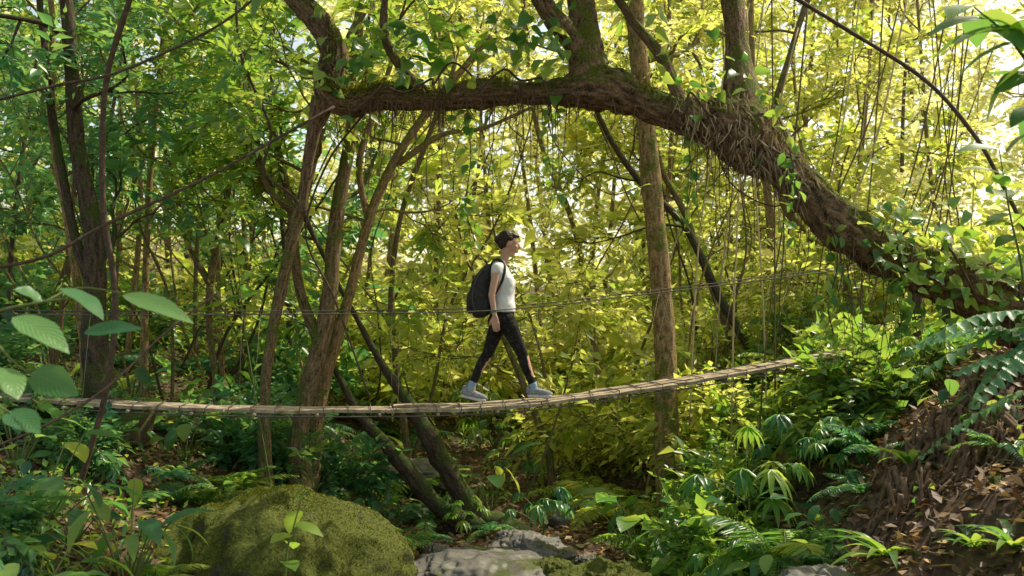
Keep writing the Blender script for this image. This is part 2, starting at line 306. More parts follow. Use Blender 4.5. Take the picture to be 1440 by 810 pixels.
# ---------------------------------------------------------------- trees
def px_path(pts,D):
    out=[]
    for q in pts:
        d=q[3] if len(q)>3 else D
        out.append([*P(q[0],q[1],d),q[2]/1400*d])
    return np.array(out)
def keep_tips(tips): return [(a,b) for a,b in tips if a[2]<2.9+.37*a[1]]
def ptree(name,label,pts,D,bark=BK,leaf=LM_mid,limbs=(),nb=5,blen=1.6,lv=1,lf=(.13,.06),k=9,slen=.45,rough=.12,sides=14,t0=.5,ground=True,st=0,group=None,density=1,rs=.7):
    pts=[(q[0],q[1],q[2]*rs,*q[3:]) for q in pts]
    A=px_path(pts,D)
    if ground:
        b=A[0].copy(); b[2]=float(H(b[0],b[1]))-.15; b[3]*=1.25
        if A[0][2]>b[2]+.2: A=np.vstack([b,A])
        else: A[0]=b
    root=thing(name,label,'tree',(A[0][0],A[0][1],A[0][2]+.15 if ground else A[0][2]),group)
    A[1:-1,0]+=rng.normal(0,.03,len(A)-2)
    g=G(); p=tube(g,A[:,:3],A[:,3],sides,9,rough,freq=4.,ridge=.12)
    tips=[]
    for l in limbs:
        B=px_path(l,D); tube(g,B[:,:3],B[:,3],max(6,sides-4),6,rough,freq=5.)
        for q in range(len(B)//2,len(B)-1):
            grow(g,B[q,:3],nrm(B[q+1,:3]-B[q,:3])+rng.normal(0,.6,3),blen*.6,B[q,3]*.5,0,tips)
    n=len(p)
    for q in range(nb):
        i=int(n*(t0+(1-t0)*(q+random.random())/nb)); i=min(i,n-2)
        if p[i][2]>2.6+.37*p[i][1]: continue
        d=rng.normal(0,1,3); d[2]=abs(d[2])*.4+.1
        grow(g,p[i],d,blen*random.uniform(.7,1.2),max(.012,A[-1][3]*.6),lv,tips)
    g.build('trunk',bark,root); tips=keep_tips(tips)
    if tips:
        g=G(); Cn=np.array([a for a,_ in tips]); Dr=np.array([b for _,b in tips])
        spray(g,Cn,Dr,slen,k,lf[0],lf[1],st=st); g.build('crown',[leaf,TW],root)
    return root
ARCH=[(1640,590,46,8.3),(1520,490,44,8.2),(1430,428,38,8.1),(1340,396,30,8),(1255,362,25,8),(1180,314,28,8),(1110,245,23,8),(1050,190,38,8.05),(985,168,25,8.1),(910,147,18,8.2),(845,125,27,8.2),(765,131,13,8.3),(685,131,17,8.35),(605,141,12,8.4),(535,136,16,8.4),(488,145,16,8.4),(460,122,17,8.4),(470,75,14,8.45),(452,35,14,8.5),(412,-8,12,8.6),(360,-90,11,8.8)]
root=thing('arching_tree','huge gnarled leaning tree whose trunk arches over the footbridge from the right bank','tree',P(1430,460,8.1))
A=px_path(ARCH,8); g=G(); AP=tube(g,A[:,:3],A[:,3],72,14,.17,freq=4.,ridge=.27)
SB=14
g.build('trunk',BK_big,root)
tips=[]
for l in [[(842,135,26,8.2),(826,95,24,8.25),(822,50,19,8.3),(815,-10,17,8.4),(800,-110,15,8.8)],
          [(830,90,15,8.25),(795,45,14,8.2),(765,5,12,8.2),(735,-60,10,8.0)],
          [(1050,190,34,8.05),(1043,135,23,8.1),(1036,70,14,8.2),(1030,0,13,8.3),(1020,-100,11,8.6)],
          [(455,140,15,8.4),(440,190,8,8.5),(430,250,6,8.55),(425,300,5,8.6)],
          [(600,137,9,8.4),(560,90,6,8.3),(540,40,5,8.3),(545,-40,4,8.3)],
          [(960,150,9,8.1),(930,80,7,8.3),(890,30,6,8.4),(850,-30,5,8.5)]]:
    B=px_path(l,8); g=G(); tube(g,B[:,:3],B[:,3],24,9,.14,freq=4,ridge=.2)
    if l[-1][1]<0:
        for q in range(3):
            d=rng.normal(0,1,3); d[2]=abs(d[2])*.4+.1; d[1]=-abs(d[1]); grow(g,B[-1,:3],d,1.8,.04,1,tips)
    g.build('limb',BK_big,root)
g=G(); Cn=np.array([a for a,_ in tips]); Dr=np.array([b for _,b in tips]); ok=(Cn[:,2]>4.9)&(Cn[:,1]<9.2)
spray(g,Cn[ok],rdir(ok.sum()),.6,9,.17,.08); g.build('crown',[LM_mid,TW],root)
g=G(); made=0
while made<330:
    i=random.randint(20,len(AP)-50)
    if fn(AP[i]*np.array([1,1,1.]),2.2)<.1 and random.random()<.85: continue
    made+=1
    ra=float(np.interp(i,np.linspace(0,len(AP)-1,len(A)),A[:,3])); an=random.uniform(-.5,1.7)
    p=AP[i]+np.array([rng.normal(0,.05),-math.cos(an)*ra*1.08,-math.sin(an)*ra*1.05]); L=random.uniform(.05,.3) if random.random()<.8 else random.uniform(.5,1.3)
    tube(g,[p+[0,0,.05],p+[rng.normal(0,.05),-.02,-L*.5],p+[rng.normal(0,.12),rng.normal(0,.03),-L]],[.006,.004,.0015],4,3)
g.build('aerial_roots',ROOTM,root)
g=G(); nf=16000; idx=rng.integers(10,len(AP)-5,nf); a=rng.normal(0,.7,nf); rr=np.interp(idx,np.linspace(0,len(AP)-1,len(A)),A[:,3])*1.16
B=AP[idx]+np.stack([np.zeros(nf),np.sin(a)*rr,np.cos(a)*rr*1.02],-1)+rng.normal(0,.02,(nf,3)); mk=fn(B,1.4)>.1
B=B[mk]; n=len(B); leaves(g,B,rdir(n,.3),rng.normal(size=(n,3)),.04,.009,.4); g.build('moss',[LM_moss],root)
g=G(); nb_=1500; ii=rng.integers(int(5.8*SB),int(8.4*SB),nb_); an=rng.uniform(-1.4,1.3,nb_); ra=np.interp(ii,np.linspace(0,len(AP)-1,len(A)),A[:,3])*1.28
B=AP[ii]+np.stack([rng.normal(0,.05,nb_),-np.cos(an)*ra,-np.sin(an)*ra*1.0],-1)+rng.normal(0,.03,(nb_,3))
leaves(g,B,np.stack([rng.normal(.25,.6,nb_),rng.normal(-.25,.3,nb_),-1*np.ones(nb_)],-1),np.tile([0,-1,.2],(nb_,1))+rng.normal(0,.4,(nb_,3)),.04+.18*rng.random(nb_)**1.7,.011,.5,5,prof='strap'); g.build('bark_fibre_clump',[LM_fib],root)
def climber(name,label,i0,i1,n,lL,leaf,sp=.25,up=.2,mat2=VINE):
    p=AP[i0:i1]; r_=thing(name,label,'vine',p[len(p)//2]); g=G()
    st=max(2,len(p)//14); q=p[::st]+np.stack([rng.normal(0,.05,len(p[::st])),-rng.random(len(p[::st]))*.15-.15,rng.normal(.05,.12,len(p[::st]))],-1)
    tube(g,q,.010,6,5); g.build('stem',mat2,r_)
    g=G(); ii=rng.integers(0,len(p),n); B=p[ii]+np.stack([rng.normal(0,.08,n),-.15-rng.random(n)*.25,rng.normal(up,sp,n)],-1)
    D=nrm(np.stack([rng.normal(0,.8,n),-.4-rng.random(n),rng.normal(-.5,.5,n)],-1))
    leaves(g,B,D,nrm(UP*.6+rng.normal(0,.5,(n,3))+[0,-.5,0]),lL*(.5+.8*rng.random(n)),lL*.62*(.5+.8*rng.random(n)),.4,7,prof='heart')
    g.build('foliage',[leaf],r_); return r_
f_=lambda k:int(k*SB)
climber('climbing_vine','leafy vine with heart shaped leaves on top of the horizontal branch',f_(10.6),f_(14.6),130,.17,LM_mid,.15,.36)
climber('climbing_vine','leafy vine clinging to the thick lower trunk near the right edge',f_(1.5),f_(4.6),230,.14,LM_mid,.25,.08)
climber('climbing_vine','small leafy creeper on the swollen bend of the arching trunk',f_(6),f_(9),40,.13,LM_mid,.18,.25)
climber('climbing_vine','leaf clusters around the left elbow of the arching branch',f_(15),f_(18),18,.15,LM_mid,.15,.05)
ptree('straight_tree','tall straight tree with a moss flecked brown trunk right of the walker',[(952,690,36),(938,610,23),(931,450,20),(923,300,19),(912,180,18),(898,60,17),(885,-80,15)],11.3,BK_tan,LM_yel,t0=.75,nb=4,rough=.1)
ptree('slender_tree','slender trunk just left of the paired trunks, bending right near the top',[(376,700,13),(374,560,10),(388,455,10),(420,320,11),(448,190,10),(482,90,9),(545,-50,7)],10.5,BK,LM_mid,[[(432,300,6),(395,282,5),(368,250,5),(362,200,4),(350,110,3)]],t0=.5)
ptree('forked_tree','thicker mossy trunk of the left centre clump, leaning slightly right',[(425,700,20),(430,590,15),(455,440,14),(475,310,12),(492,190,11),(499,100,10),(515,-60,8)],10.8,BK,LM_mid,[[(447,480,8),(420,400,7),(410,300,6),(385,180,4)]],t0=.5,rs=.78)
ptree('leaning_tree','mossy trunk leaning right behind the bridge, between the clump and the walker',[(438,690,14),(452,560,12),(490,420,10),(533,285,9),(585,180,8),(690,50,6)],11.1,BK_tan,LM_yel,[[(520,320,5),(505,230,5),(530,150,4),(560,60,3)],[(560,230,5),(620,190,4),(680,180,3),(750,150,2)]],t0=.5,nb=4)
ptree('leaning_tree','thick left edge tree with flared base, rising past the end of the deck',[(165,720,85),(155,640,60),(148,570,36),(138,480,24),(126,330,17),(112,200,14),(96,60,12),(88,-60,11)],9.9,BK_dark,LM_dark,[[(135,420,8),(105,330,7),(80,200,6),(62,60,5),(50,-50,4)]],t0=.45,nb=5,sides=24,rough=.16)
ptree('slender_tree','pale thin trunk at the far left, second from the edge',[(120,690,10),(118,520,9),(100,350,8),(78,180,7),(70,20,6),(60,-60,5)],10.6,BK_tan,LM_dark,t0=.4,nb=4)
ptree('slender_tree','very thin straight trunk left of the paired trunks',[(200,690,8),(204,450,7),(214,250,6),(231,80,6),(240,-60,5)],12,BK_tan,LM_mid,t0=.35,nb=4)
ptree('leaning_tree','dark mossy trunk leaning left under the bridge and passing behind it',[(735,800,17),(672,722,15),(625,650,13),(590,590,10),(545,520,6),(500,450,4),(450,350,3),(395,240,3)],11.4,BK_dark,LM_mid,t0=.75,nb=2,rough=.2,rs=1)
ptree('leaning_tree','darker lower trunk leaning left below the bridge, left of the mossy one',[(690,790,14),(622,712,12),(560,645,10),(505,585,6),(465,510,4),(430,430,3)],11.2,BK_dark,LM_mid,t0=.8,nb=1,rough=.2,rs=1)
ptree('leaning_tree','thin trunk slanting left to right behind the straight tree',[(1085,545,9),(1025,430,8),(962,320,7),(905,255,6),(852,180,5),(800,60,4)],13,BK_dark,LM_yel,t0=.5)
ptree('leaning_tree','second thin slanting trunk right of the straight tree, closer to vertical',[(1045,520,8),(1002,400,7),(962,300,6),(925,220,5),(905,60,4)],14,BK,LM_yel,t0=.4)
ptree('slender_tree','thin trunk behind the left boulder, curving right at the top',[(303,700,7),(300,560,6),(292,420,6),(325,260,6),(345,120,5),(385,-30,4)],12,BK,LM_mid,[[(295,400,5),(260,330,4),(240,230,3),(200,150,2)]],t0=.35,nb=4)
ptree('slender_tree','thin curved trunk behind the bridge just left of the walker',[(575,620,7),(548,440,6),(560,310,5),(602,200,5),(642,80,4),(650,-50,3)],13.5,BK,LM_yel,t0=.4,nb=5,lf=(.17,.08),k=6)
ptree('slender_tree','slim sunlit trunk between the walker and the straight tree',[(850,600,7),(832,430,6),(806,310,5),(768,200,5),(742,90,4),(735,-40,3)],14.5,BK_tan,LM_yel,t0=.4,nb=4,lf=(.19,.09),k=6)
ptree('slender_tree','young tree right of the walker leaning left over the gully',[(775,640,7),(745,560,6),(705,470,5),(668,390,4),(640,300,3)],13,BK,LM_yel,t0=.4,nb=4)
ptree('slender_tree','thin trunk at the upper right behind the swollen bend',[(1090,470,9),(1075,300,8),(1060,120,7),(1055,-50,6)],15,BK_tan,LM_yel,t0=.4,nb=4)
ptree('leaning_tree','curving trunk crossing the sunny slope right of the slanting pair',[(1230,460,11),(1180,380,9),(1110,300,8),(1080,200,7),(1120,60,6),(1150,-40,5)],15,BK,LM_yel,t0=.4,nb=4)
for q in range(44):
    px=random.uniform(20,1400) if q<30 else random.uniform(10,520); D=random.uniform(11.5,17)
    if px>1150: D=random.uniform(13,17)
    s=random.uniform(-.5,.5); A0=gp(px,D,-.05); h=random.uniform(3.5,6.5); pts=[A0]
    for t in (.2,.4,.6,.8,1.): pts.append(A0+np.array([s*h*t+random.uniform(-.16,.16)+s*.4*t*t*h,random.uniform(-.1,.1),h*t]))
    r_=thing('thin_sapling','thin bare wandering sapling stem in the tangle behind the bridge','sapling',A0,'thin sapling stems behind the bridge'); g=G(); tube(g,pts,np.linspace(random.uniform(.016,.03),.007,6),6,6,.1,freq=6)
    for w in range(3):
        k=random.randint(2,4); d=rng.normal(0,1,3); d[2]=abs(d[2]); tp=[]; grow(g,pts[k],d,random.uniform(.6,1.3),.008,0,tp)
    g.build('stem',random.choice([BK,BK_dark,BK_tan]),r_)
def bgtree(name,leaf,bark,h,seed,k=7,lf=(.16,.085),label='',z0=.1,nbr=9):
    root=thing(name,label,'tree',(0,0,0),None); g=G()
    bend=rng.normal(0,.6,2); pts=[[bend[0]*t*t+.2*math.sin(t*5+seed),bend[1]*t*t+.15*math.cos(t*4+seed),h*t-.3] for t in np.linspace(0,1,8)]
    p=tube(g,pts,np.linspace(.06,.018,8),8,4,.1,freq=4); tips=[]
    for q in range(nbr):
        i=int(len(p)*(z0+(1-z0)*(q+random.random())/nbr)); i=min(i,len(p)-2); d=rng.normal(0,1,3); d[2]=abs(d[2])*.4+.1
        grow(g,p[i],d,random.uniform(1.,1.9),.02,1,tips)
    g.build('trunk',bark,root); g=G()
    Cn=np.array([a for a,_ in tips]); Dr=np.array([b for _,b in tips])
    spray(g,Cn,Dr,.5,k,lf[0],lf[1],twig=True); g.build('crown',[leaf,TW],root); return root
LY='slender sunlit tree with yellow green leaves in the wood behind the bridge'
LD='slender shaded tree with deep green leaves in the wood at the left'
GY='sunlit background trees'; GD='shaded background trees at the left'
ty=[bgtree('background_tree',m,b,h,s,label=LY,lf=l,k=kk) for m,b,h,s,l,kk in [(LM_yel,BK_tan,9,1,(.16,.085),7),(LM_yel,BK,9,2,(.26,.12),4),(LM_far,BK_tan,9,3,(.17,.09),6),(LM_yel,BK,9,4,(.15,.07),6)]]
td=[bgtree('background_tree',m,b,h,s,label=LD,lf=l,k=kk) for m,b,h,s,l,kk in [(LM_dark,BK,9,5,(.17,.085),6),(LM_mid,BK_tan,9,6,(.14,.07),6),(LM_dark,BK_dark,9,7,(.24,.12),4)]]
for t in ty: t['group']=GY
for t in td: t['group']=GD
cnt={GY:0,GD:0}
def place(src,x,y,sc,group,label):
    n=cnt[group]; cnt[group]+=1; k=n%len(src); z=float(H(x,y)); rz=random.uniform(0,6.28)
    if n<len(src): o=src[k]; o.location=(x,y,z); o.rotation_euler=(0,0,rz); o.scale=(sc,)*3
    else: dup(src[k],(x,y,z),rz,sc,label,group)
cand=[]; tries=0
while len(cand)<42 and tries<4000:
    tries+=1
    y=random.uniform(14,32); x=random.uniform(-.6,.57)*y
    if any((x-a)**2+(y-b)**2<(1.9+.02*y)**2 for a,b in cand): continue
    pxx=720+x/y*1400
    if 600<pxx<900 and y<24: continue
    cand.append((x,y))
for x,y in cand:
    pxx=720+x/y*1400; sc=(2.6+.36*y)/9*random.uniform(.85,1.1)
    if pxx<430: place(td,x,y,sc,GD,LD)  # brightness zones painted by leaf colour: dark set left, bright set elsewhere
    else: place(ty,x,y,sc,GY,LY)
for x,y in [(-5.6,12.2),(-3.9,13.4),(-6.9,13.9),(-5.,16)]: place(td,x,y,.72,GD,LD)
for x,y,s in [(-1.2,25,1.25),(2.6,26.5,1.25),(5.6,27,1.3),(.6,29,1.4)]: place(ty,x,y,s,GY,LY)
g=G(); n=5200; yy=rng.uniform(33,46,n); xx=rng.uniform(-.7,.7,n)*yy; zz=H(xx,yy)+rng.random(n)**1.3*14
Cn=np.stack([xx,yy,zz],-1); k_=fn(Cn,.35)>-.42; Cn=Cn[k_]
spray(g,Cn,rdir(len(Cn)),1.1,10,.40,.19,twig=False); o=g.build('distant_wood',[LM_far,TW]); tag(o,'distant leafy wood with backlit glow painted into its yellow green leaves, behind everything','woodland',kind='stuff')
# ------------------------------------------------ undergrowth
def shrub(label,leaf,h,lf,k=9,n=7,sl=.3,name='shrub',st=0):
    root=thing(name,label,'shrub'); g=G(); tips=[]
    for q in range(n):
        d=rng.normal(0,.6,3); d[2]=1; grow(g,[rng.normal(0,.06),rng.normal(0,.06),-.08],d,h*random.uniform(.6,1.1),.012,1,tips,lift=0,sides=4)
    g.build('stem',TW,root); g=G(); spray(g,[a for a,_ in tips],[b for _,b in tips],sl,k,lf,lf*.5,st=st); g.build('foliage',[leaf,TW],root); return root
def frond(g,base,d,L,arch,pl,pw,npn=22,st=0,mat=0,tmat=1):
    d=nrm(d); s=np.linspace(0,1,9); hd=nrm([d[0],d[1],1e-6])
    p=np.array(base)+d*(L*s)[:,None]-UP*(arch*L*s**2.2)[:,None]+hd*(arch*.25*L*s**2)[:,None]
    tube(g,p,np.linspace(.006,.0015,9),4,1,mat=tmat)
    t=np.linspace(.12,.99,npn); q=np.stack([np.interp(t,s,p[:,i]) for i in range(3)],-1); T=nrm(np.gradient(q,axis=0))
    S=nrm(np.cross(T,UP)); N=np.cross(S,T); ll=pl*np.sin(np.pi*np.clip(t*.85+.12,0,1))**.7
    rb=rng.random()
    for sd in (-1,1):
        leaves(g,q,S*sd+T*.45-UP*.15+rng.normal(0,.08,q.shape),N+rng.normal(0,.15,q.shape),ll,pw,.35,st,mat,np.clip(rb*.6+rng.random(npn)*.4,0,1),prof='strap')
def fern(label,loc=(0,0,0),n=9,L=.7,pl=.14,pw=.03,leaf=LM_mid,name='fern',elev=1.,npn=22,st=0,aim=None,spread=6.28):
    root=thing(name,label,'fern',loc); g=G()
    for q in range(n):
        a=(q+random.random()*.6)/n*spread+(aim or 0); d=[math.cos(a),math.sin(a),elev*random.uniform(.6,1.3)]
        frond(g,np.array(loc)+[0,0,-.02],d,L*random.uniform(.7,1.15),random.uniform(.35,.7),pl,pw,npn,st)
    g.build('frond',[leaf,STM],root); return root
def broad(label,loc=(0,0,0),n=8,L=.35,W=.2,h=.4,leaf=LM_big,name='broadleaf_plant',prof='ovate',elev=1.2,droop=.5,cat='plant'):
    root=thing(name,label,cat,loc); g=G(); gl=G(); B=[];D=[]
    for q in range(n):
        a=q*2.4+random.random()*.6; d=nrm([math.cos(a),math.sin(a),elev*random.uniform(.5,1.5)]); hh=h*random.uniform(.6,1.15)
        b0=np.array(loc)+[0,0,-.03]; e=b0+d*hh; tube(g,[b0,b0+d*hh*.5+UP*hh*.08,e],[.008,.006,.004],5,3)
        B.append(e); D.append(nrm([d[0],d[1],random.uniform(-.35,.25)]))
    leaves(gl,B,D,np.tile(UP,(n,1))+rng.normal(0,.2,(n,3)),L*(.7+.5*rng.random(n)),W*(.7+.5*rng.random(n)),droop,9,prof=prof,fold=.1)
    g.build('stem',STM,root); gl.build('foliage',[leaf],root); return root
def rosette(label,loc=(0,0,0),n=16,L=.45,W=.06,leaf=LM_mid,name='strap_leaf_plant',elev=.8,droop=.9):
    root=thing(name,label,'plant',loc); g=G(); a=np.arange(n)*2.4+rng.random(n)*.4; e=elev*(.4+1.2*rng.random(n))
    D=np.stack([np.cos(a),np.sin(a),e],-1); Nn=np.stack([-np.cos(a)*e,-np.sin(a)*e,np.ones(n)],-1)
    leaves(g,np.array(loc)+D*.02+[0,0,-.02],D,Nn,L*(.6+.6*rng.random(n)),W*(.8+.4*rng.random(n)),droop,9,prof='strap',fold=.22)
    g.build('foliage',[leaf],root); return root
def palmate(label,loc=(0,0,0),h=.9,n=9,leaf=LM_mid,name='palmate_shrub',fl=.26,fw=.055):
    root=thing(name,label,'shrub',loc); g=G(); gl=G(); b0=np.array(loc)
    top=b0+[0,0,h*.6]; tube(g,[b0-[0,0,.05],b0+[.03,0,h*.3],top],[.014,.011,.008],6,3)
    for q in range(n):
        a=q*2.4+random.random()*.5; s0=b0+[0,0,h*random.uniform(.3,.62)]; d=nrm([math.cos(a),math.sin(a),random.uniform(.2,1.3)])
        e=s0+d*h*random.uniform(.3,.55); tube(g,[s0,(s0+e)/2+UP*.03,e],[.006,.005,.003],4,3)
        out=nrm([d[0],d[1],-.25]); sd=nrm(np.cross(out,UP)); m=8; aa=np.linspace(-1.7,1.7,m)
        D=out[None]*np.cos(aa)[:,None]+sd[None]*np.sin(aa)[:,None]-UP*.35; r=random.random()
        leaves(gl,np.tile(e,(m,1)),D+rng.normal(0,.08,(m,3)),np.tile(UP,(m,1)),fl*(.7+.3*np.cos(aa))*random.uniform(.7,1.2),fw,.6,7,prof='strap',rnd=np.clip(r*.7+rng.random(m)*.3,0,1))
    g.build('stem',STM,root); gl.build('foliage',[leaf],root); return root
palmate('drooping finger leaved shrub on the bank right of the straight tree, tallest of its kind',gp(1045,8.6),1.1,12,LM_mid,fl=.34,fw=.055)
palmate('finger leaved shrub low on the bank in front of the drooping tall one',gp(1005,7.9),.6,8,LM_mid,fl=.3,fw=.055)
palmate('finger leaved shrub on the slope just below the right end of the deck',gp(1130,9.0),.85,9,LM_dark,fl=.3)
palmate('dark finger leaved plant under the bridge, left of the straight tree base',gp(760,10.2),.7,9,LM_dark,fl=.24)
broad('upright broad leaved plant with paddle leaves at the foot of the straight tree',gp(900,9.0),11,.5,.22,.85,LM_big,elev=2.2)
broad('tall paddle leaved plant under the bridge right of the walker',gp(690,11.8),7,.5,.17,.7,LM_mid,elev=3.)
broad('small broad leaved plant on the bank beside the brown earth patch',gp(1130,8.2),6,.3,.18,.35)
broad('broad leaved seedling at the bottom left corner',gp(60,5.6),10,.28,.13,.5,LM_mid)
broad('glossy star shaped plant growing left of the big boulder',gp(190,6.4),14,.38,.11,.75,LM_big,elev=1.8,droop=.7)
broad('low broad leaved plant left of the star shaped one',gp(55,6.6),12,.34,.16,.75,LM_big,elev=2.)
broad('dark broad leaved plant at the left edge under the deck',gp(30,7.8),9,.3,.12,.55,LM_dark,elev=2.)
broad('close glossy broad leaved plant rising from the bottom left edge',gp(-5,4.8),11,.28,.13,.7,LM_big,elev=2.4)
rosette('spiky strap leaved rosette near the bottom edge at the right',gp(1240,6.6),18,.5,.065,LM_mid)
rosette('low dark rosette right of the spiky bright one at the bottom',gp(1360,6.0),16,.36,.05,LM_mid)
rosette('arching strap leaved tuft in the bottom right corner',gp(1415,5.6),16,.4,.05,LM_mid)
rosette('strap leaved tuft on the bank above the spiky rosette',gp(1275,7.6),14,.4,.06,LM_mid)
fern('fern hanging over the bank at the foot of the arching trunk',gp(1230,8.4),10,.6,.15,.035,leaf=LM_dark)
fern('bright fern on the bank below the straight tree, by the rock',gp(935,8.6),10,.55,leaf=LM_mid)
fern('large feathery fern on the slope behind the right part of the deck',gp(1010,12.3),10,1.3,.24,.05,LM_yel,elev=1.3)
fern('feathery fern on the sunny slope near the right end of the bridge',gp(1130,12.2),10,1.2,.22,.05,LM_yel,elev=1.3)
fern('dark fern at the foot of the flared left tree',gp(230,8.8),9,.6,leaf=LM_dark)
fern('small fern by the dark mossy rock',gp(890,8.5),8,.35,.1,.025,leaf=LM_mid)
fern('fern in the gully just left of the mossy leaning trunk',gp(560,10.2),9,.6,leaf=LM_mid)
fern('narrow leaved palm like fern arching in the middle of the right bank',gp(1100,7.6),11,.85,.26,.03,leaf=LM_mid,elev=1.4,npn=26)
b=gp(1490,5.2); root=thing('pinnate_plant','blue green plant with broad leaflets arching in from the right edge','plant',b); g=G()
tube(g,[b-[0,0,.05],b+[.02,0,.6],b+[0,.05,1.22]],[.02,.016,.012],7,4,mat=1)
for k,(dx,dy,dz,L) in enumerate([(-1,-.1,.25,.75),(-1,.2,.0,.72),(-.9,-.5,-.1,.6),(-.8,.5,.5,.7),(-.4,-.9,.3,.55),(-.7,.1,.9,.6),(-.9,-.3,.55,.65),(-1,.4,-.2,.6)]):
    frond(g,b+[0,.05,1.22-.05*k],[dx,dy,dz],L,.5,.14,.055,14,7)
g.build('foliage',[LM_blue,STM],root)
def sapling(name,label,path,lf,n,leaf=LM_big,r=.01,prof='ovate',cat='sapling',t0=.3,droop=.45):
    path=np.array(path,float); root=thing(name,label,cat,path[0]); g=G(); p=tube(g,path,np.linspace(r,r*.3,len(path)),6,5); g.build('stem',STM,root)
    m=len(p); ii=np.linspace(int(m*t0),m-1,n).astype(int); a=np.arange(n)*2.4+rng.random(n); T=nrm(np.gradient(p,axis=0))[ii]
    D=np.stack([np.cos(a),np.sin(a)*.7-.2,rng.normal(-.25,.3,n)],-1)+T*.3
    g=G(); leaves(g,p[ii],D,np.tile(UP,(n,1))+rng.normal(0,.25,(n,3))-[0,.25,0],lf*(.7+.5*rng.random(n)),lf*.42*(.8+.4*rng.random(n)),droop,9,prof=prof,fold=.08)
    g.build('foliage',[leaf],root); return root
sapling('sapling','slim seedling with bright leaves in front of the big boulder',[gp(400,6.0,-.05),P(402,790,6),P(412,745,6),P(424,700,6)],.24,8,LM_mid,t0=.15)
sapling('sapling','tall sapling with long leaves dropping in at the top right edge',[gp(1520,4.6,-.05),P(1500,350,4.6),P(1470,150,4.5),P(1425,60,4.4),P(1370,10,4.4)],.32,26,LM_big,.014,t0=.45,droop=.6)
sapling('sapling','leafy stem reaching up from the right bank beside the thick trunk',[gp(1460,6.4,-.05),P(1440,400,6.4),P(1420,300,6.4),P(1405,210,6.4)],.28,18,LM_mid,.012,t0=.4)
sapling('sapling','bushy sapling in front of the flared left tree',[gp(70,8.2,-.05),P(60,660,8.2),P(85,620,8.2),P(100,590,8.2)],.2,10,LM_dark,t0=.2)
sapling('sapling','sapling with hanging leaves behind the deck at left centre',[gp(395,9.9,-.05),P(350,500,9.9),P(335,380,9.9),P(330,300,9.9)],.30,14,LM_mid,t0=.5)
b=gp(-110,3.6); root=thing('large_leaf_sapling','close sapling with large pale green leaves spreading in from the left edge','sapling',b); g=G(); gl=G()
main=[b-[0,0,.05],P(-100,650,3.6),P(-80,520,3.6),P(-30,450,3.6),P(60,425,3.6),P(130,418,3.6)]
tube(g,main,[.014,.012,.01,.008,.005,.003],6,5)
tube(g,[P(-80,520,3.6),P(-20,560,3.5),P(30,590,3.5)],[.008,.005,.003],5,4); tube(g,[P(-30,450,3.6),P(10,500,3.5),P(40,525,3.5)],[.006,.005,.003],5,4)
tube(g,[P(60,425,3.6),P(110,405,3.7),P(175,412,3.7)],[.005,.004,.002],5,4)
LP=[(172,415,270,436,3.7,18),(85,405,152,432,3.6,24),(18,446,98,478,3.4,26),(118,468,190,450,3.6,14),(45,524,102,548,3.5,26),(-12,518,30,548,3.4,32),(10,580,54,598,3.5,24),(60,425,25,400,3.7,20),(0,470,-50,500,3.4,26)]
B=[];D=[];LL=[];WW=[]
for x0,y0,x1,y1,d,w in LP:
    a=P(x0,y0,d); e=P(x1,y1,d-.08); B.append(a);D.append(e-a);LL.append(np.linalg.norm(e-a)*1.1);WW.append(w/1400*d*1.8)
leaves(gl,B,D,np.array([[0,-.35,.95]]*len(B))+rng.normal(0,.3,(len(B),3)),LL,WW,.4,11,fold=.1,prof='ovate',rnd=rng.uniform(.0,1,len(B)))
g.build('stem',STM,root); gl.build('foliage',[LM_near],root)
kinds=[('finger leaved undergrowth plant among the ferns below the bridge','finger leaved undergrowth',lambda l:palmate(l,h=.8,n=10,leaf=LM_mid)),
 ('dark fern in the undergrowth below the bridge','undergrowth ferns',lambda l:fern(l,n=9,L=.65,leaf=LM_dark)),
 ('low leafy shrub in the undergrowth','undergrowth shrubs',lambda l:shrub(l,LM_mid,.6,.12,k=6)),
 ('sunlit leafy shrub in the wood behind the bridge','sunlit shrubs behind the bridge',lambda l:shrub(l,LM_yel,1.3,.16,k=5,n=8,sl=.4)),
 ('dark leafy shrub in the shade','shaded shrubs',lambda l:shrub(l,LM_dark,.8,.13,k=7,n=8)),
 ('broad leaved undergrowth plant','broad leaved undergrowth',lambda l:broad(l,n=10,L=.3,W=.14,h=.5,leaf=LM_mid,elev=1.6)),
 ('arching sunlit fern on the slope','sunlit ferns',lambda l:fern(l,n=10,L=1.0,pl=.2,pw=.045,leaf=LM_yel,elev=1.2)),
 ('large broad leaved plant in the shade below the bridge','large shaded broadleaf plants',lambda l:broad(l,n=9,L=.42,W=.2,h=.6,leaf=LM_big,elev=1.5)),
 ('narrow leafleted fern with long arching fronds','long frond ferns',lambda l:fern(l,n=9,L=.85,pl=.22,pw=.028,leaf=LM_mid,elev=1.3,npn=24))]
protos=[]
for l,gr,f in kinds:
    o=f(l); o['group']=gr; protos.append([o,False,l,gr])
def putk(k,x,y,sc):
    o,used,l,gr=protos[k]; z=float(H(x,y)); rz=random.uniform(0,6.28)
    if not used: o.location=(x,y,z); o.rotation_euler=(0,0,rz); o.scale=(sc,)*3; protos[k][1]=True
    else: dup(o,(x,y,z),rz,sc,l,gr)
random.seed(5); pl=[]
tries=0
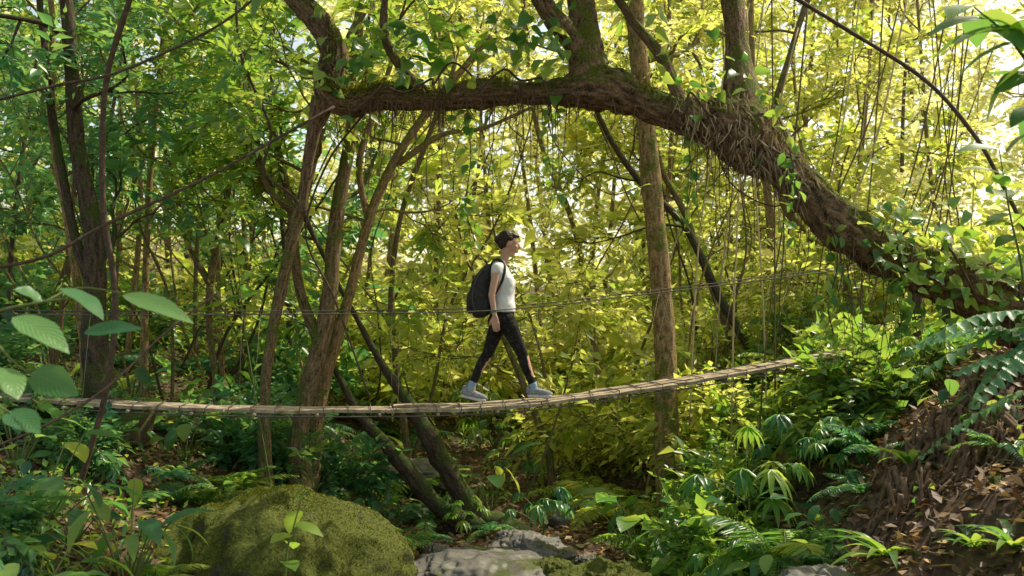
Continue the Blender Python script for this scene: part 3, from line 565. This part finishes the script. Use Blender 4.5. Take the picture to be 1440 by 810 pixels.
while len(pl)<150 and tries<6000:
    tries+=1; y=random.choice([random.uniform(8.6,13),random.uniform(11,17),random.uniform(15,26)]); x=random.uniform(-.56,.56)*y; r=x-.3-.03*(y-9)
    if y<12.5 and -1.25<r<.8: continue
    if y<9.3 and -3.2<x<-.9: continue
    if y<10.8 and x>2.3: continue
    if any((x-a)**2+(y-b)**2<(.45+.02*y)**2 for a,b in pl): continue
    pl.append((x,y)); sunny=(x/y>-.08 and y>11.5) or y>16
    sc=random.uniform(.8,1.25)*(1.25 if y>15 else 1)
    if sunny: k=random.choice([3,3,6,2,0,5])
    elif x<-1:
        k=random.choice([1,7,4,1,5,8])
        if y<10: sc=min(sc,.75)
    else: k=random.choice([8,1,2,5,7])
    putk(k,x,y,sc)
for (px,D,k,s) in [(1390,7.2,5,.6),(1150,7.2,1,.6),(1080,7.4,7,.6),(1240,8.8,1,.9),(1000,9.4,8,1.),(1060,9.4,5,.8),(1160,9.3,7,.7),(960,7.6,1,.5),(250,9.6,1,.8),(120,8.7,4,.6),(20,8.9,4,.6),(110,7.0,7,.7),(230,6.9,8,.5),(0,6.2,4,.6),(330,9.2,7,.6),(285,9.1,8,.6),
  (1180,8.6,0,.7),(1210,7.9,1,.7),(1290,9.0,0,.8),(1330,8.0,7,.55),(1200,9.4,1,1.),(1250,9.6,0,.9),(1160,7.7,5,.6),(1050,7.8,1,.7),(1400,6.9,1,.6),(1180,7.1,5,.5),(960,8.8,7,.8),(990,8.6,1,.9),(1090,9.7,1,.9),(1340,9.4,5,1.),(480,8.9,1,.45),(1130,9.7,8,.95),(1050,9.4,2,.7),(600,10.7,1,.6),(650,10.9,0,.6),(555,10.9,7,.5),(690,11.,1,.6),(510,10.1,1,.6),(1190,9.5,2,1.1),(1250,9.7,2,1.25),(1290,9.8,5,1.3),(1225,9.5,5,1.15)]:
    x=gx(px,D); putk(k,x,D,s)
def ground_pts(n,x0,x1,y0,y1):
    y=rng.uniform(y0,y1,n); x=rng.uniform(x0,x1,n)*y; return np.stack([x,y,H(x,y)],-1)
g=G(); B=ground_pts(26000,-.6,.6,4.5,20); B=B[(fn(B,1.5)>-.1)&((np.abs(B[:,0]-.1)>1.1)|(B[:,1]>12))&((B[:,0]<2.2)|(B[:,1]>9.5)|(fn(B,3)>.35))]; n=len(B)
leaves(g,B+UP*rng.random((n,1))*.12,rdir(n,.1),np.tile(UP,(n,1))+rng.normal(0,.5,(n,3)),.05+.07*rng.random(n),.03+.03*rng.random(n),.3)
o=g.build('ground_cover',[LM_mid]); tag(o,'low green seedlings and creeping leaves covering the forest floor','ground cover',kind='stuff')
g=G(); B=ground_pts(42000,-.6,.6,4.5,22); n=len(B)
leaves(g,B+UP*(.008+rng.random((n,1))*.03),rng.normal(size=(n,3))*[1,1,.3],np.tile(UP,(n,1))+rng.normal(0,.4,(n,3)),.05+.09*rng.random(n),.035+.035*rng.random(n),-.2)
o=g.build('leaf_litter',[LM_dead]); tag(o,'brown fallen leaves scattered over the forest floor','leaf litter',kind='stuff')
def vine(label,pts,r=.012,D=8.,mat=VINE,name='hanging_vine',lf=None,group=None):
    A=np.array([P(q[0],q[1],q[2] if len(q)>2 else D) for q in pts]); root=thing(name,label,'vine' if name!='bamboo_cane' else 'cane',A[0],group); g=G(); p=tube(g,A,r,6,8,.12,freq=9.); g.build('stem',mat,root)
    if lf:
        g=G(); n=lf[0]; ii=rng.integers(0,len(p),n); leaves(g,p[ii]+rng.normal(0,.03,(n,3)),rng.normal(size=(n,3))-UP*.6,rng.normal(0,.4,(n,3))+UP-[0,.6,0],lf[1],lf[1]*.5,.3,5); g.build('foliage',[LM_mid],root)
vine('dark wavy liana rising from the deck to the top of the frame at the left',[(110,690,7.6),(150,545,7.5),(162,420,7.5),(146,300,7.5),(144,200,7.5),(152,100,7.5),(188,-20,7.5),(200,-80,7.5)],.024)
vine('long thin vine running diagonally from the left edge up to the arching branch',[(-60,385,6.6),(60,362,6.8),(150,315,7),(280,255,7.4),(380,200,7.8),(470,150,8.2)],.013)
vine('thin vine curving from the left edge over the deck toward centre left',[(-40,640,5.5),(60,600,5.7),(150,545,6),(230,470,6.4),(305,412,6.8)],.008)
vine('thin vine crossing high over the left trunks',[(-40,150,7),(80,120,7),(170,100,7.2),(300,40,7.6),(380,-20,8)],.01)
vine('slanting bare branch at the top right corner',[(1090,-20,6.6),(1180,35,6.6),(1300,112,6.6),(1370,190,6.6),(1410,260,6.6),(1450,340,6.6)],.014,mat=VINE)
vine('drooping vine hanging below the arching branch at the centre',[(770,130,8.3),(780,200,8.3),(850,270,8.4),(905,262,8.5)],.006,lf=(20,.1))
vine('leafy vine hanging straight down left of the walker\'s head',[(655,140,8.4),(662,220,8.4),(655,290,8.4),(668,340,8.4)],.005,lf=(50,.13))
vine('leafy vine dangling from the underside of the branch near the walker',[(775,140,8.3),(770,210,8.3),(785,280,8.4)],.004,lf=(34,.12))
vine('leafy vine trailing below the slope of the arching trunk at the right',[(1170,320,7.8),(1178,370,7.8),(1165,430,7.8),(1172,470,7.9)],.005,lf=(40,.11))
vine('leafy vine draped over the arching trunk just past the swollen bend',[(1090,150,7.7),(1110,210,7.6),(1118,270,7.6),(1108,330,7.7)],.006,lf=(34,.12))
vine('short leafy vine hanging beneath the thick end of the trunk',[(1265,390,7.7),(1272,430,7.7),(1262,470,7.8)],.005,lf=(34,.12))
vine('leafy vine hanging between the swollen bend and the straight tree',[(965,180,8),(972,250,8),(960,320,8.1)],.004,lf=(26,.11))
vine('thin drooping vine loop below the swollen bend',[(1000,195,8),(1030,260,8),(1090,290,8),(1125,260,8)],.006)
vine('straight thin aerial root hanging from the bend to the deck',[(1100,250,8),(1102,340,8),(1096,430,8),(1100,500,8.2)],.005)
vine('thin root dangling from the middle of the horizontal branch',[(835,160,8.2),(860,215,8.2),(880,270,8.2),(900,310,8.3)],.006)
vine('twisting thin liana in front of the paired trunks',[(330,-20,9.4),(340,80,9.4),(380,180,9.4),(372,240,9.4),(420,285,9.4),(450,350,9.4)],.014)
vine('liana slanting from the clump up to the arching branch elbow',[(520,560,9.8),(470,420,9.6),(430,330,9.4),(460,230,9),(520,150,8.6)],.010)
for q in range(26):
    x0=random.uniform(980,1400); y0=random.uniform(-60,60); D=random.uniform(10.5,16); dx=random.uniform(-160,60); L=random.uniform(300,480)
    vine('pale thin cane leaning on the sunny slope at the upper right',[(x0,y0,D),(x0+dx*.4,y0+L*.5,D),(x0+dx,y0+L,D),(x0+dx*1.3,y0+L+260,D)],.010,mat=LM_pale if q%2 else TW,name='bamboo_cane',group='thin canes on the sunny slope')
root=thing('root_tangle','tangle of brown roots and fibres spilling down the earth bank at the right','roots',gp(1400,7.6)); g=G()
for q in range(150):
    px=random.uniform(1240,1490); D=random.uniform(6.9,8.1); x=gx(px,D); z=float(H(x,D)); p=np.array([x,D,z+random.uniform(0,.25)]); pts=[p]
    for s in range(6):
        x+=random.uniform(-.16,.08); D-=random.uniform(-.04,.16); pts.append(np.array([x,D,float(H(x,D))+random.uniform(-.03,.06)]))
    tube(g,pts,np.linspace(random.uniform(.006,.026),.003,7),5,4,.15,freq=8.)
g.build('root',ROOTM,root)
# ------------------------------------------------ footbridge
DK=[(-560,522,8.9),(-300,540,9.0),(-120,551,9.0),(0,558,9.0),(150,567,9.1),(300,573,9.2),(450,575,9.3),(600,574,9.45),(700,570,9.5),(780,562,9.55),(880,548,9.6),(1000,529,9.75),(1100,511,9.9),(1200,494,10.1),(1290,481,10.3)]
DC=cr(np.array([P(*q) for q in DK]),10)
ln=np.concatenate([[0],np.cumsum(np.linalg.norm(np.diff(DC,axis=0),axis=1))]); TL=ln[-1]
def dk(s): return np.stack([np.interp(s,ln,DC[:,i]) for i in range(3)],-1)
def dside(s):
    t=dk(np.minimum(s+.1,TL))-dk(np.maximum(s-.1,0)); t=nrm(t); sd=nrm(np.cross(UP,t)); sd=nrm(sd+UP*.045); return t,sd,np.cross(t,sd)
br=thing('footbridge','narrow sagging suspension footbridge of weathered planks slung across the gully','bridge',dk(TL/2))
g=G()
for row in range(3):
    s=-random.random()
    while s<TL:
        e=min(s+random.uniform(1.1,1.9),TL); a=max(s,0)+.008
        if e-a>.1:
            ss=np.linspace(a,e-.008,10); c=dk(ss); t,sd,n_=dside(ss); off=(row-1)*.155+random.uniform(-.014,.014); w=.070; tk=.014
            j=random.uniform(-.014,.014)+.010*fn(np.c_[ss,ss*0+row,ss*0],4)
            c=c+sd*off+n_*(j)[:,None]
            V=np.stack([c-sd*w-n_*tk,c+sd*w-n_*tk,c+sd*w+n_*tk,c-sd*w+n_*tk],1).reshape(-1,3)
            i=np.arange(9)[:,None]*4; jx=np.arange(4)[None]; k=(jx+1)%4
            F=np.stack([i+jx,i+4+jx,i+4+k,i+k],-1).reshape(-1,4); F=np.vstack([F,[[0,1,2,3]],[[39,38,37,36]]])
            g.add(V,F)
        s=e
g.build('deck',WOODM,br,smooth=False)
s=.3
while s<TL-.1:
    c=dk(s); t,sd,n_=dside(np.array([s])); t,sd,n_=t[0],sd[0],n_[0]; g=G(); c=c-n_*.034
    tube(g,[c-sd*.28,c+sd*.28],[.016,.016],6,1); g.build('cross_beam',WOODM,br); s+=.55
for sd_ in (-1,1):
    g=G(); ss=np.linspace(0,TL,60); c=dk(ss); t,sd,n_=dside(ss); tube(g,c+sd*sd_*.24-n_*.048,.007,6,1); g.build('support_cable',CABM,br)
g=G()
for s in np.arange(.1,TL,.21):
    c=dk(s); t,sd,n_=dside(np.array([s])); t,sd,n_=t[0],sd[0],n_[0]; sk=t*random.uniform(-.03,.03)
    q=[c-sd*.24-n_*.05,c-sd*.245+n_*.026+sk,c+sd*.245+n_*.026-sk,c+sd*.24-n_*.05]
    for a,b in ((0,1),(1,2),(2,3),(3,0)): tube(g,[q[a],q[b]],[.005,.005],4,1)
g.build('lashing',CABM,br)
RK=[(-560,405,9),(-300,428,9.1),(-60,438,9.2),(150,440,9.3),(300,440,9.35),(480,439,9.4),(620,437,9.45),(700,434,9.5),(790,426,9.55),(880,415,9.7),(1000,401,9.85),(1100,388,10.),(1200,375,10.2),(1300,360,10.4)]
RC=cr(np.array([P(*q) for q in RK]),8)
rails=[]
for sd_ in (-1,1):
    R=RC+np.array([0,.33*sd_,.0]) ; R=R+np.array([0,0,.03*sd_]); g=G(); tube(g,R,.0055,6,1); g.build('handrail_cable',CABM,br); rails.append(R)
def railpt(R,x): return np.array([x,np.interp(x,R[:,0],R[:,1]),np.interp(x,R[:,0],R[:,2])])
def deckpt(x,sd_): return np.array([x,np.interp(x,DC[:,0],DC[:,1])+.25*sd_,np.interp(x,DC[:,0],DC[:,2])-.03])
for R,sd_ in zip(rails,(-1,1)):
    for x in np.arange(-6.5,1.4,1.35):
        g=G(); tube(g,[railpt(R,x),deckpt(x,sd_)],[.0016,.0016],4,1); g.build('hanger_wire',NETM,br)
    for x in np.arange(1.5,3.7,.4):
        for sl in (-.25,.25):
            g=G(); tube(g,[railpt(R,x),deckpt(x+sl,sd_)],[.0014,.0014],3,1); g.build('hanger_wire',NETM,br)
for px,D,yt,dd in ((1310,10.4,355,'right'),(-570,9,400,'left')):
    for sd_ in (-1,1):
        x=gx(px,D); b_=np.array([x,D+.38*sd_,float(H(x,D+.38*sd_))]); top=P(px,yt,D)+[0,.38*sd_,.05]; g=G()
        tube(g,[b_-[0,0,.3],(b_+top)/2,top],[.06,.055,.05],10,3,.08); g.build('anchor_post',BK_dark,br)
# ------------------------------------------------ person
ppm=1400/9.5
org=P(705,563,9.5)
def pl_(px,py,y=0): return org+np.array([(px-705)/ppm,y,(563-py)/ppm])
def cap(g,p0,r0,p1,r1,sides=14,sq=1.):
    p0=np.array(p0,float);p1=np.array(p1,float); d=nrm(p1-p0); t=np.linspace(-np.pi/2,0,5)[:-1]
    st=[(p0+d*r0*math.sin(a),r0*math.cos(a)) for a in t]+[(p0+(p1-p0)*k,r0+(r1-r0)*k) for k in (0,.5,1)]+[(p1+d*r1*math.sin(-a),r1*math.cos(a)) for a in t[::-1]]
    tube(g,[a for a,_ in st],[max(b,1e-3) for _,b in st],sides,1)
def chain(g,pts,rs,**k):
    for i in range(len(pts)-1): cap(g,pts[i],rs[i],pts[i+1],rs[i+1],**k)
def ell(g,c,r,R=None,n=14,m=22):
    t=np.linspace(0.001,np.pi-.001,n); a=np.linspace(0,2*np.pi,m,endpoint=False); T,A_=np.meshgrid(t,a,indexing='ij')
    V=np.stack([np.sin(T)*np.cos(A_),np.sin(T)*np.sin(A_),np.cos(T)],-1)*np.array(r)
    if R is not None: V=V@np.array(R).T
    V=V+np.array(c); i=np.arange(n-1)[:,None]*m; j=np.arange(m)[None]; k=(j+1)%m
    F=np.stack([i+j,i+m+j,i+m+k,i+k],-1).reshape(-1,4); g.add(V.reshape(-1,3),F)
    b=g.n-n*m; g.f.append((np.array([[b+x for x in range(m)]]),np.array([0]),np.array([.5]))); g.f.append((np.array([[b+(n-1)*m+x for x in range(m)][::-1]]),np.array([0]),np.array([.5])))
def loft(g,rings,m=24,p=2.3):
    a=np.linspace(0,2*np.pi,m,endpoint=False); ca,sa=np.cos(a),np.sin(a); V=[]
    A_=cr(np.array([[*c,rx,ry] for c,rx,ry in rings]),4)
    for q in A_: V.append(np.stack([q[0]+q[3]*np.sign(ca)*np.abs(ca)**(2/p),q[1]+q[4]*np.sign(sa)*np.abs(sa)**(2/p),np.full(m,q[2])],-1))
    V=np.array(V); n=len(V); i=np.arange(n-1)[:,None]*m; j=np.arange(m)[None]; k=(j+1)%m
    up=V[-1,0,2]>V[0,0,2]; F=np.stack([i+j,i+k,i+m+k,i+m+j],-1).reshape(-1,4)
    g.add(V.reshape(-1,3),F if up else F[:,::-1]); b=g.n-n*m; lo=[b+x for x in range(m)]; hi=[b+(n-1)*m+x for x in range(m)]
    if up: lo=lo[::-1]
    else: hi=hi[::-1]
    g.f.append((np.array([lo]),np.array([0]),np.array([.5]))); g.f.append((np.array([hi]),np.array([0]),np.array([.5])))
def remesh(g,name,mat,parent,vox=.006,it=4,disp=0,df=20):
    o=g.build(name,mat,parent); m=o.modifiers.new('r','REMESH'); m.mode='VOXEL'; m.voxel_size=vox
    s=o.modifiers.new('s','SMOOTH'); s.factor=.5; s.iterations=it
    dg=bpy.context.evaluated_depsgraph_get(); me=bpy.data.meshes.new_from_object(o.evaluated_get(dg)); o.modifiers.clear(); o.data=me
    me.materials.clear(); me.materials.append(mat); me.polygons.foreach_set('material_index',np.zeros(len(me.polygons),'i4'))
    n=len(me.vertices)
    if disp and n:
        co=np.empty(n*3,'f4'); no=np.empty(n*3,'f4'); me.vertices.foreach_get('co',co); me.vertices.foreach_get('normal',no)
        co=co.reshape(-1,3); no=no.reshape(-1,3); co=co+no*(disp*fn(co*[1,1,1.6],df))[:,None]; me.vertices.foreach_set('co',co.astype('f4').ravel()); me.update()
    me.polygons.foreach_set('use_smooth',np.ones(len(me.polygons),bool)); return o
SKIN=surf('skin',[(.3,(.52,.30,.21)),(.7,(.64,.39,.28))],8,.5,.05,.002)
SHIRT=surf('grey_white_cotton',[(.3,(.72,.72,.73)),(.7,(.82,.82,.83))],9,.9,.4,.01,spec=.1)
LEG=surf('black_patterned_leggings',[(.42,(.014,.012,.011)),(.56,(.024,.021,.019)),(.62,(.055,.05,.046))],38,.8,.2,.003,detail=3,spec=.15)
HAIRM=surf('dark_hair',[(.3,(.012,.008,.006)),(.7,(.06,.034,.022))],50,.5,.6,.008)
SHOE=surf('grey_trainer_fabric',[(.35,(.13,.14,.15)),(.65,(.36,.37,.39))],40,.8,.3,.004)
SOLE=surf('pale_rubber_sole',[(.3,(.45,.45,.45)),(.7,(.6,.6,.6))],20,.7,.1)
SOCK=surf('pale_blue_sock',[(.3,(.22,.32,.42)),(.7,(.32,.44,.55))],30,.9,.2)
BAGM=surf('black_nylon',[(.3,(.016,.015,.015)),(.7,(.05,.048,.048))],25,.7,.5,.01,spec=.3)
STRAPM=surf('black_webbing',[(.3,(.012,.012,.012)),(.7,(.04,.04,.04))],60,.7,.3,.003)
TEAL=surf('teal_band',[(.3,(.01,.35,.25)),(.7,(.02,.5,.35))],20,.5,.1)
EYE=surf('eye_dark',[(.3,(.05,.035,.025)),(.7,(.08,.055,.04))],20,.2,0)
LIP=surf('lip',[(.3,(.42,.18,.15)),(.7,(.5,.22,.18))],20,.5,0)
pe=thing('person','person in pale sleeveless top and black leggings walking right across the footbridge','person',org)
hipN=pl_(712,452,-.085); kneeN=pl_(735,499,-.08); ankN=pl_(749,541,-.07)
hipF=pl_(702,452,.085); kneeF=pl_(686,497,.08); ankF=pl_(664,540,.07)
shN=pl_(699,379,-.145); elN=pl_(692,417,-.19); wrN=pl_(696,446,-.20)
shF=pl_(702,379,.145); elF=pl_(704,417,.19); wrF=pl_(711,444,.20)
yaw=math.radians(10); pit=math.radians(-14); cy,sy=math.cos(yaw),math.sin(yaw); cp,sp_=math.cos(pit),math.sin(pit)
Rz=np.array([[cy,-sy,0],[sy,cy,0],[0,0,1]]); Ry=np.array([[cp,0,-sp_],[0,1,0],[sp_,0,cp]]); HR=Rz@Ry
HC=pl_(717,343)
def hp(x,y,z): return HC+HR@np.array([x,y,z])
g=G()
ell(g,hp(-.012,0,.022),(.090,.070,.084),HR); ell(g,hp(.028,0,-.03),(.058,.052,.072),HR); cap(g,hp(.05,0,-.088),.018,hp(.03,0,-.075),.030)
chain(g,[hp(.080,0,.018),hp(.102,0,-.012),hp(.097,0,-.022)],[.009,.011,.009])
for s_ in (-1,1): ell(g,hp(-.012,.071*s_,-.008),(.018,.009,.028),HR); cap(g,hp(.055,.033*s_,-.02),.022,hp(.05,.028*s_,-.03),.020)
ell(g,hp(.084,0,-.05),(.012,.018,.007),HR); ell(g,hp(.082,0,-.062),(.012,.016,.007),HR)
chain(g,[hp(-.03,0,-.06),pl_(709,366),pl_(703,378)],[.044,.042,.052])
loft(g,[(pl_(702,374),.06,.10),(pl_(702,384),.088,.14),(pl_(706,400),.10,.132),(pl_(708,420),.085,.108),(pl_(708,436),.095,.128),(pl_(706,452),.105,.15)])
chain(g,[pl_(702,378,-.08),shN,elN],[.046,.041,.033]); chain(g,[elN,wrN],[.033,.022])
chain(g,[pl_(702,378,.08),shF,elF],[.046,.041,.033]); chain(g,[elF,wrF],[.033,.022])
def hand(g,w,d,nr,curl,th=1):
    d=nrm(d); nr=nrm(nr-d*np.dot(nr,d)); sd=nrm(np.cross(nr,d))*th
    for i,(o_,L) in enumerate(((.029,.90),(.010,1.02),(-.010,.97),(-.028,.78))):
        k=w+d*.080+sd*o_; cap(g,w+d*.012+sd*o_*.6,.013,k,.011)
        p=k; a=curl*.6
        for l,r in ((.036,.0088),(.025,.008),(.019,.007)):
            q=p+(d*math.cos(a)+nr*math.sin(a))*l*L; cap(g,p,r,q,r*.93,10); p=q; a+=curl
    b_=w+d*.025+sd*.024; m=b_+(d*.7+sd*.7+nr*.3*curl)*.036; e=m+nrm(d*.9+sd*.25+nr*.7*curl)*.030; chain(g,[b_,m,e],[.013,.010,.0082])
hand(g,wrN,pl_(698,464,-.2)-wrN,np.array([.25,1,0.]),.35,1)
hand(g,wrF,pl_(716,461,.2)-wrF,np.array([.25,-1,0.]),.35,-1)
chain(g,[hipN,kneeN,ankN],[.075,.050,.034]); chain(g,[hipF,kneeF,ankF],[.075,.050,.034])
chain(g,[ankN,pl_(752,550,-.07)],[.034,.03]); chain(g,[ankF,pl_(664,552,.07)],[.034,.03])
remesh(g,'body',SKIN,pe,.005,3)
g=G()
loft(g,[(pl_(703,367),.050,.078),(pl_(702,372),.068,.112),(pl_(702,382),.098,.148),(pl_(707,397),.122,.150),(pl_(709,415),.098,.128),(pl_(709,430),.106,.146),(pl_(708,440),.114,.160)])
for s_,a_,b_ in ((-1,shN,elN),(1,shF,elF)): chain(g,[pl_(702,378,.1*s_),a_,a_+(b_-a_)*.12],[.055,.052,.050])
remesh(g,'top',SHIRT,pe,.007,5,.006,9)
g=G()
loft(g,[(pl_(709,430),.095,.135),(pl_(708,440),.105,.148),(pl_(705,452),.114,.160),(pl_(706,464),.095,.15)])
ell(g,pl_(698,453,-.075),(.082,.082,.087)); ell(g,pl_(698,453,.075),(.082,.082,.087))
th=lambda a,b,k:a+(b-a)*k
for hp_,kn,an in ((hipN,kneeN,ankN),(hipF,kneeF,ankF)):
    chain(g,[hp_,th(hp_,kn,.5),kn],[.090,.073,.053]); chain(g,[kn,th(kn,an,.35)-[.010,0,0],an],[.052,.049,.036])
remesh(g,'leggings',LEG,pe,.007,5,.002,12)
g=G()
ell(g,hp(-.044,0,.044),(.088,.082,.082),HR); ell(g,hp(-.066,0,.0),(.054,.072,.072),HR); ell(g,hp(.000,0,.084),(.068,.064,.034),HR); ell(g,hp(.030,0,.084),(.042,.052,.024),HR); ell(g,hp(-.120,0,.012),(.038,.040,.040),HR); ell(g,hp(-.062,0,-.05),(.028,.038,.028),HR)
remesh(g,'hair',HAIRM,pe,.006,2,.007,28)
for s_ in (-1,1):
    g=G(); ell(g,hp(.077,.027*s_,.006),(.005,.007,.0035),HR); g.build('eye',EYE,pe)
g=G(); ell(g,hp(.092,0,-.056),(.006,.016,.006),HR); g.build('lips',LIP,pe)
def shoe(heel,toe,name='shoe'):
    heel=np.array(heel);toe=np.array(toe); d=nrm(toe-heel); L=np.linalg.norm(toe-heel); n_=nrm(np.cross(d,[0,1,0])); n_*=np.sign(n_[2])
    g=G(); a=heel+d*.04; chain(g,[a+n_*.055,heel+d*L*.45+n_*.05,heel+d*L*.75+n_*.038,toe-d*.035+n_*.032],[.038,.040,.036,.027]); cap(g,a+n_*.085,.036,a+n_*.045+d*.04,.04)
    o=remesh(g,name,SHOE,pe,.006,3)
    g=G(); pts=[heel+d*.03+n_*.012,heel+d*L*.4+n_*.01,heel+d*L*.75+n_*.01,toe-d*.035+n_*.016]
    for s_ in (-.022,0,.022): chain(g,[q+np.array([0,s_,0]) for q in pts],[.016,.015,.018,.015])
    s=remesh(g,'sole',SOLE,pe,.006,1); s.parent=o
    g=G()
    for k in (.42,.52,.62): c=heel+d*L*k+n_*(.095-.055*(k-.3)); tube(g,[c+[0,-.025,-.01],c,c+[0,.025,-.01]],.004,4,2)
    l=g.build('laces',SOLE,pe); l.parent=o
shoe(pl_(739,558,-.07),pl_(778,559,-.07)); shoe(pl_(646,558,.07),pl_(686,567,.07))
for a_,dn in ((ankN,pl_(750,548,-.07)),(ankF,pl_(661,549,.07))):
    g=G(); chain(g,[a_+(a_-dn)*.1,dn],[.040,.040]); remesh(g,'sock',SOCK,pe,.007,2)
g=G(); dd=nrm(wrN-elN); c=wrN-dd*.045; tube(g,[c-dd*.011,c,c+dd*.011],[.028,.030,.028],16,2); g.build('wristband',TEAL,pe)
bp=thing('backpack','black rucksack worn on the back of the walking person','backpack',pl_(675,447))
g=G()
loft(g,[(pl_(675,447),.050,.10),(pl_(675,441),.088,.135),(pl_(674,425),.108,.15),(pl_(676,405),.100,.145),(pl_(680,388),.080,.13),(pl_(685,378),.052,.11),(pl_(688,373),.02,.07)],p=2.5)
remesh(g,'bag_body',BAGM,bp,.008,4,.012,8)
g=G(); loft(g,[(pl_(662,441),.028,.08),(pl_(661,432),.038,.11),(pl_(662,415),.036,.11),(pl_(666,405),.022,.08)],p=2.5); remesh(g,'front_pocket',BAGM,bp,.008,3,.006,9)
g=G(); loft(g,[(pl_(678,445,-.14),.050,.02),(pl_(678,435,-.15),.060,.028),(pl_(679,422,-.15),.055,.022)],p=2.6); remesh(g,'side_pocket',STRAPM,bp,.007,2)
for s_ in (-1,1):
    g=G(); tube(g,[pl_(688,379,s_*.08),pl_(694,368,s_*.085),pl_(702,367,s_*.09),pl_(709,376,s_*.12),pl_(708,391,s_*.148),pl_(701,408,s_*.160),pl_(691,424,s_*.158),pl_(683,434,s_*.13)],[.016,.018,.019,.018,.015,.010,.008,.008],10,5,flat=.35); g.build('shoulder_strap',STRAPM,bp)
g=G(); tube(g,[pl_(685,374,-.03),pl_(683,366,0),pl_(685,374,.03)],.008,8,4); g.build('handle',STRAPM,bp)
g=G(); tube(g,[pl_(670,440,-.150),pl_(665,425,-.156),pl_(667,405,-.150),pl_(674,388,-.135),pl_(682,378,-.10)],.004,5,5); g.build('zip',CABM,bp)
# ------------------------------------------------ camera & light
cam=bpy.data.cameras.new('Camera'); co=bpy.data.objects.new('Camera',cam); C.objects.link(co); co.location=(0,0,CZ); co.rotation_euler=(math.pi/2+TH,0,0)
cam.lens=35; cam.sensor_width=36; cam.clip_end=500; cam.clip_start=.05; cam.dof.use_dof=True; cam.dof.focus_distance=9.0; cam.dof.aperture_fstop=2.8
bpy.context.scene.camera=co
EL=math.radians(52); AZ=math.radians(60)
sd=Vector((math.sin(AZ)*math.cos(EL),math.cos(AZ)*math.cos(EL),math.sin(EL)))
sun=bpy.data.lights.new('Sun','SUN'); sun.energy=5; sun.angle=math.radians(.5); sun.color=(1,.93,.74); so=bpy.data.objects.new('Sun',sun); C.objects.link(so); so.rotation_euler=sd.to_track_quat('Z','Y').to_euler()
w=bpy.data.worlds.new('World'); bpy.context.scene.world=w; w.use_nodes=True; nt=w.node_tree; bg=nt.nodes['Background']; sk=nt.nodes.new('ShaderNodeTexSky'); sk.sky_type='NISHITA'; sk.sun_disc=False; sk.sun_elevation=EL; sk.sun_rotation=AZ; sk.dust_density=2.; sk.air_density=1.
mx=nt.nodes.new('ShaderNodeMix'); mx.data_type='RGBA'; mx.blend_type='MULTIPLY'; mx.inputs[0].default_value=1; mx.inputs[7].default_value=(2.2,1.85,1.32,1)  # sky colour multiplied warm and brighter, adding fill and an overexposed haze look
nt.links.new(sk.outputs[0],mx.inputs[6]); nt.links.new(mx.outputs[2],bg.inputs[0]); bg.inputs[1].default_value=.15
sc=bpy.context.scene; sc.view_settings.view_transform='Standard'; sc.view_settings.look='None'; sc.view_settings.exposure=0
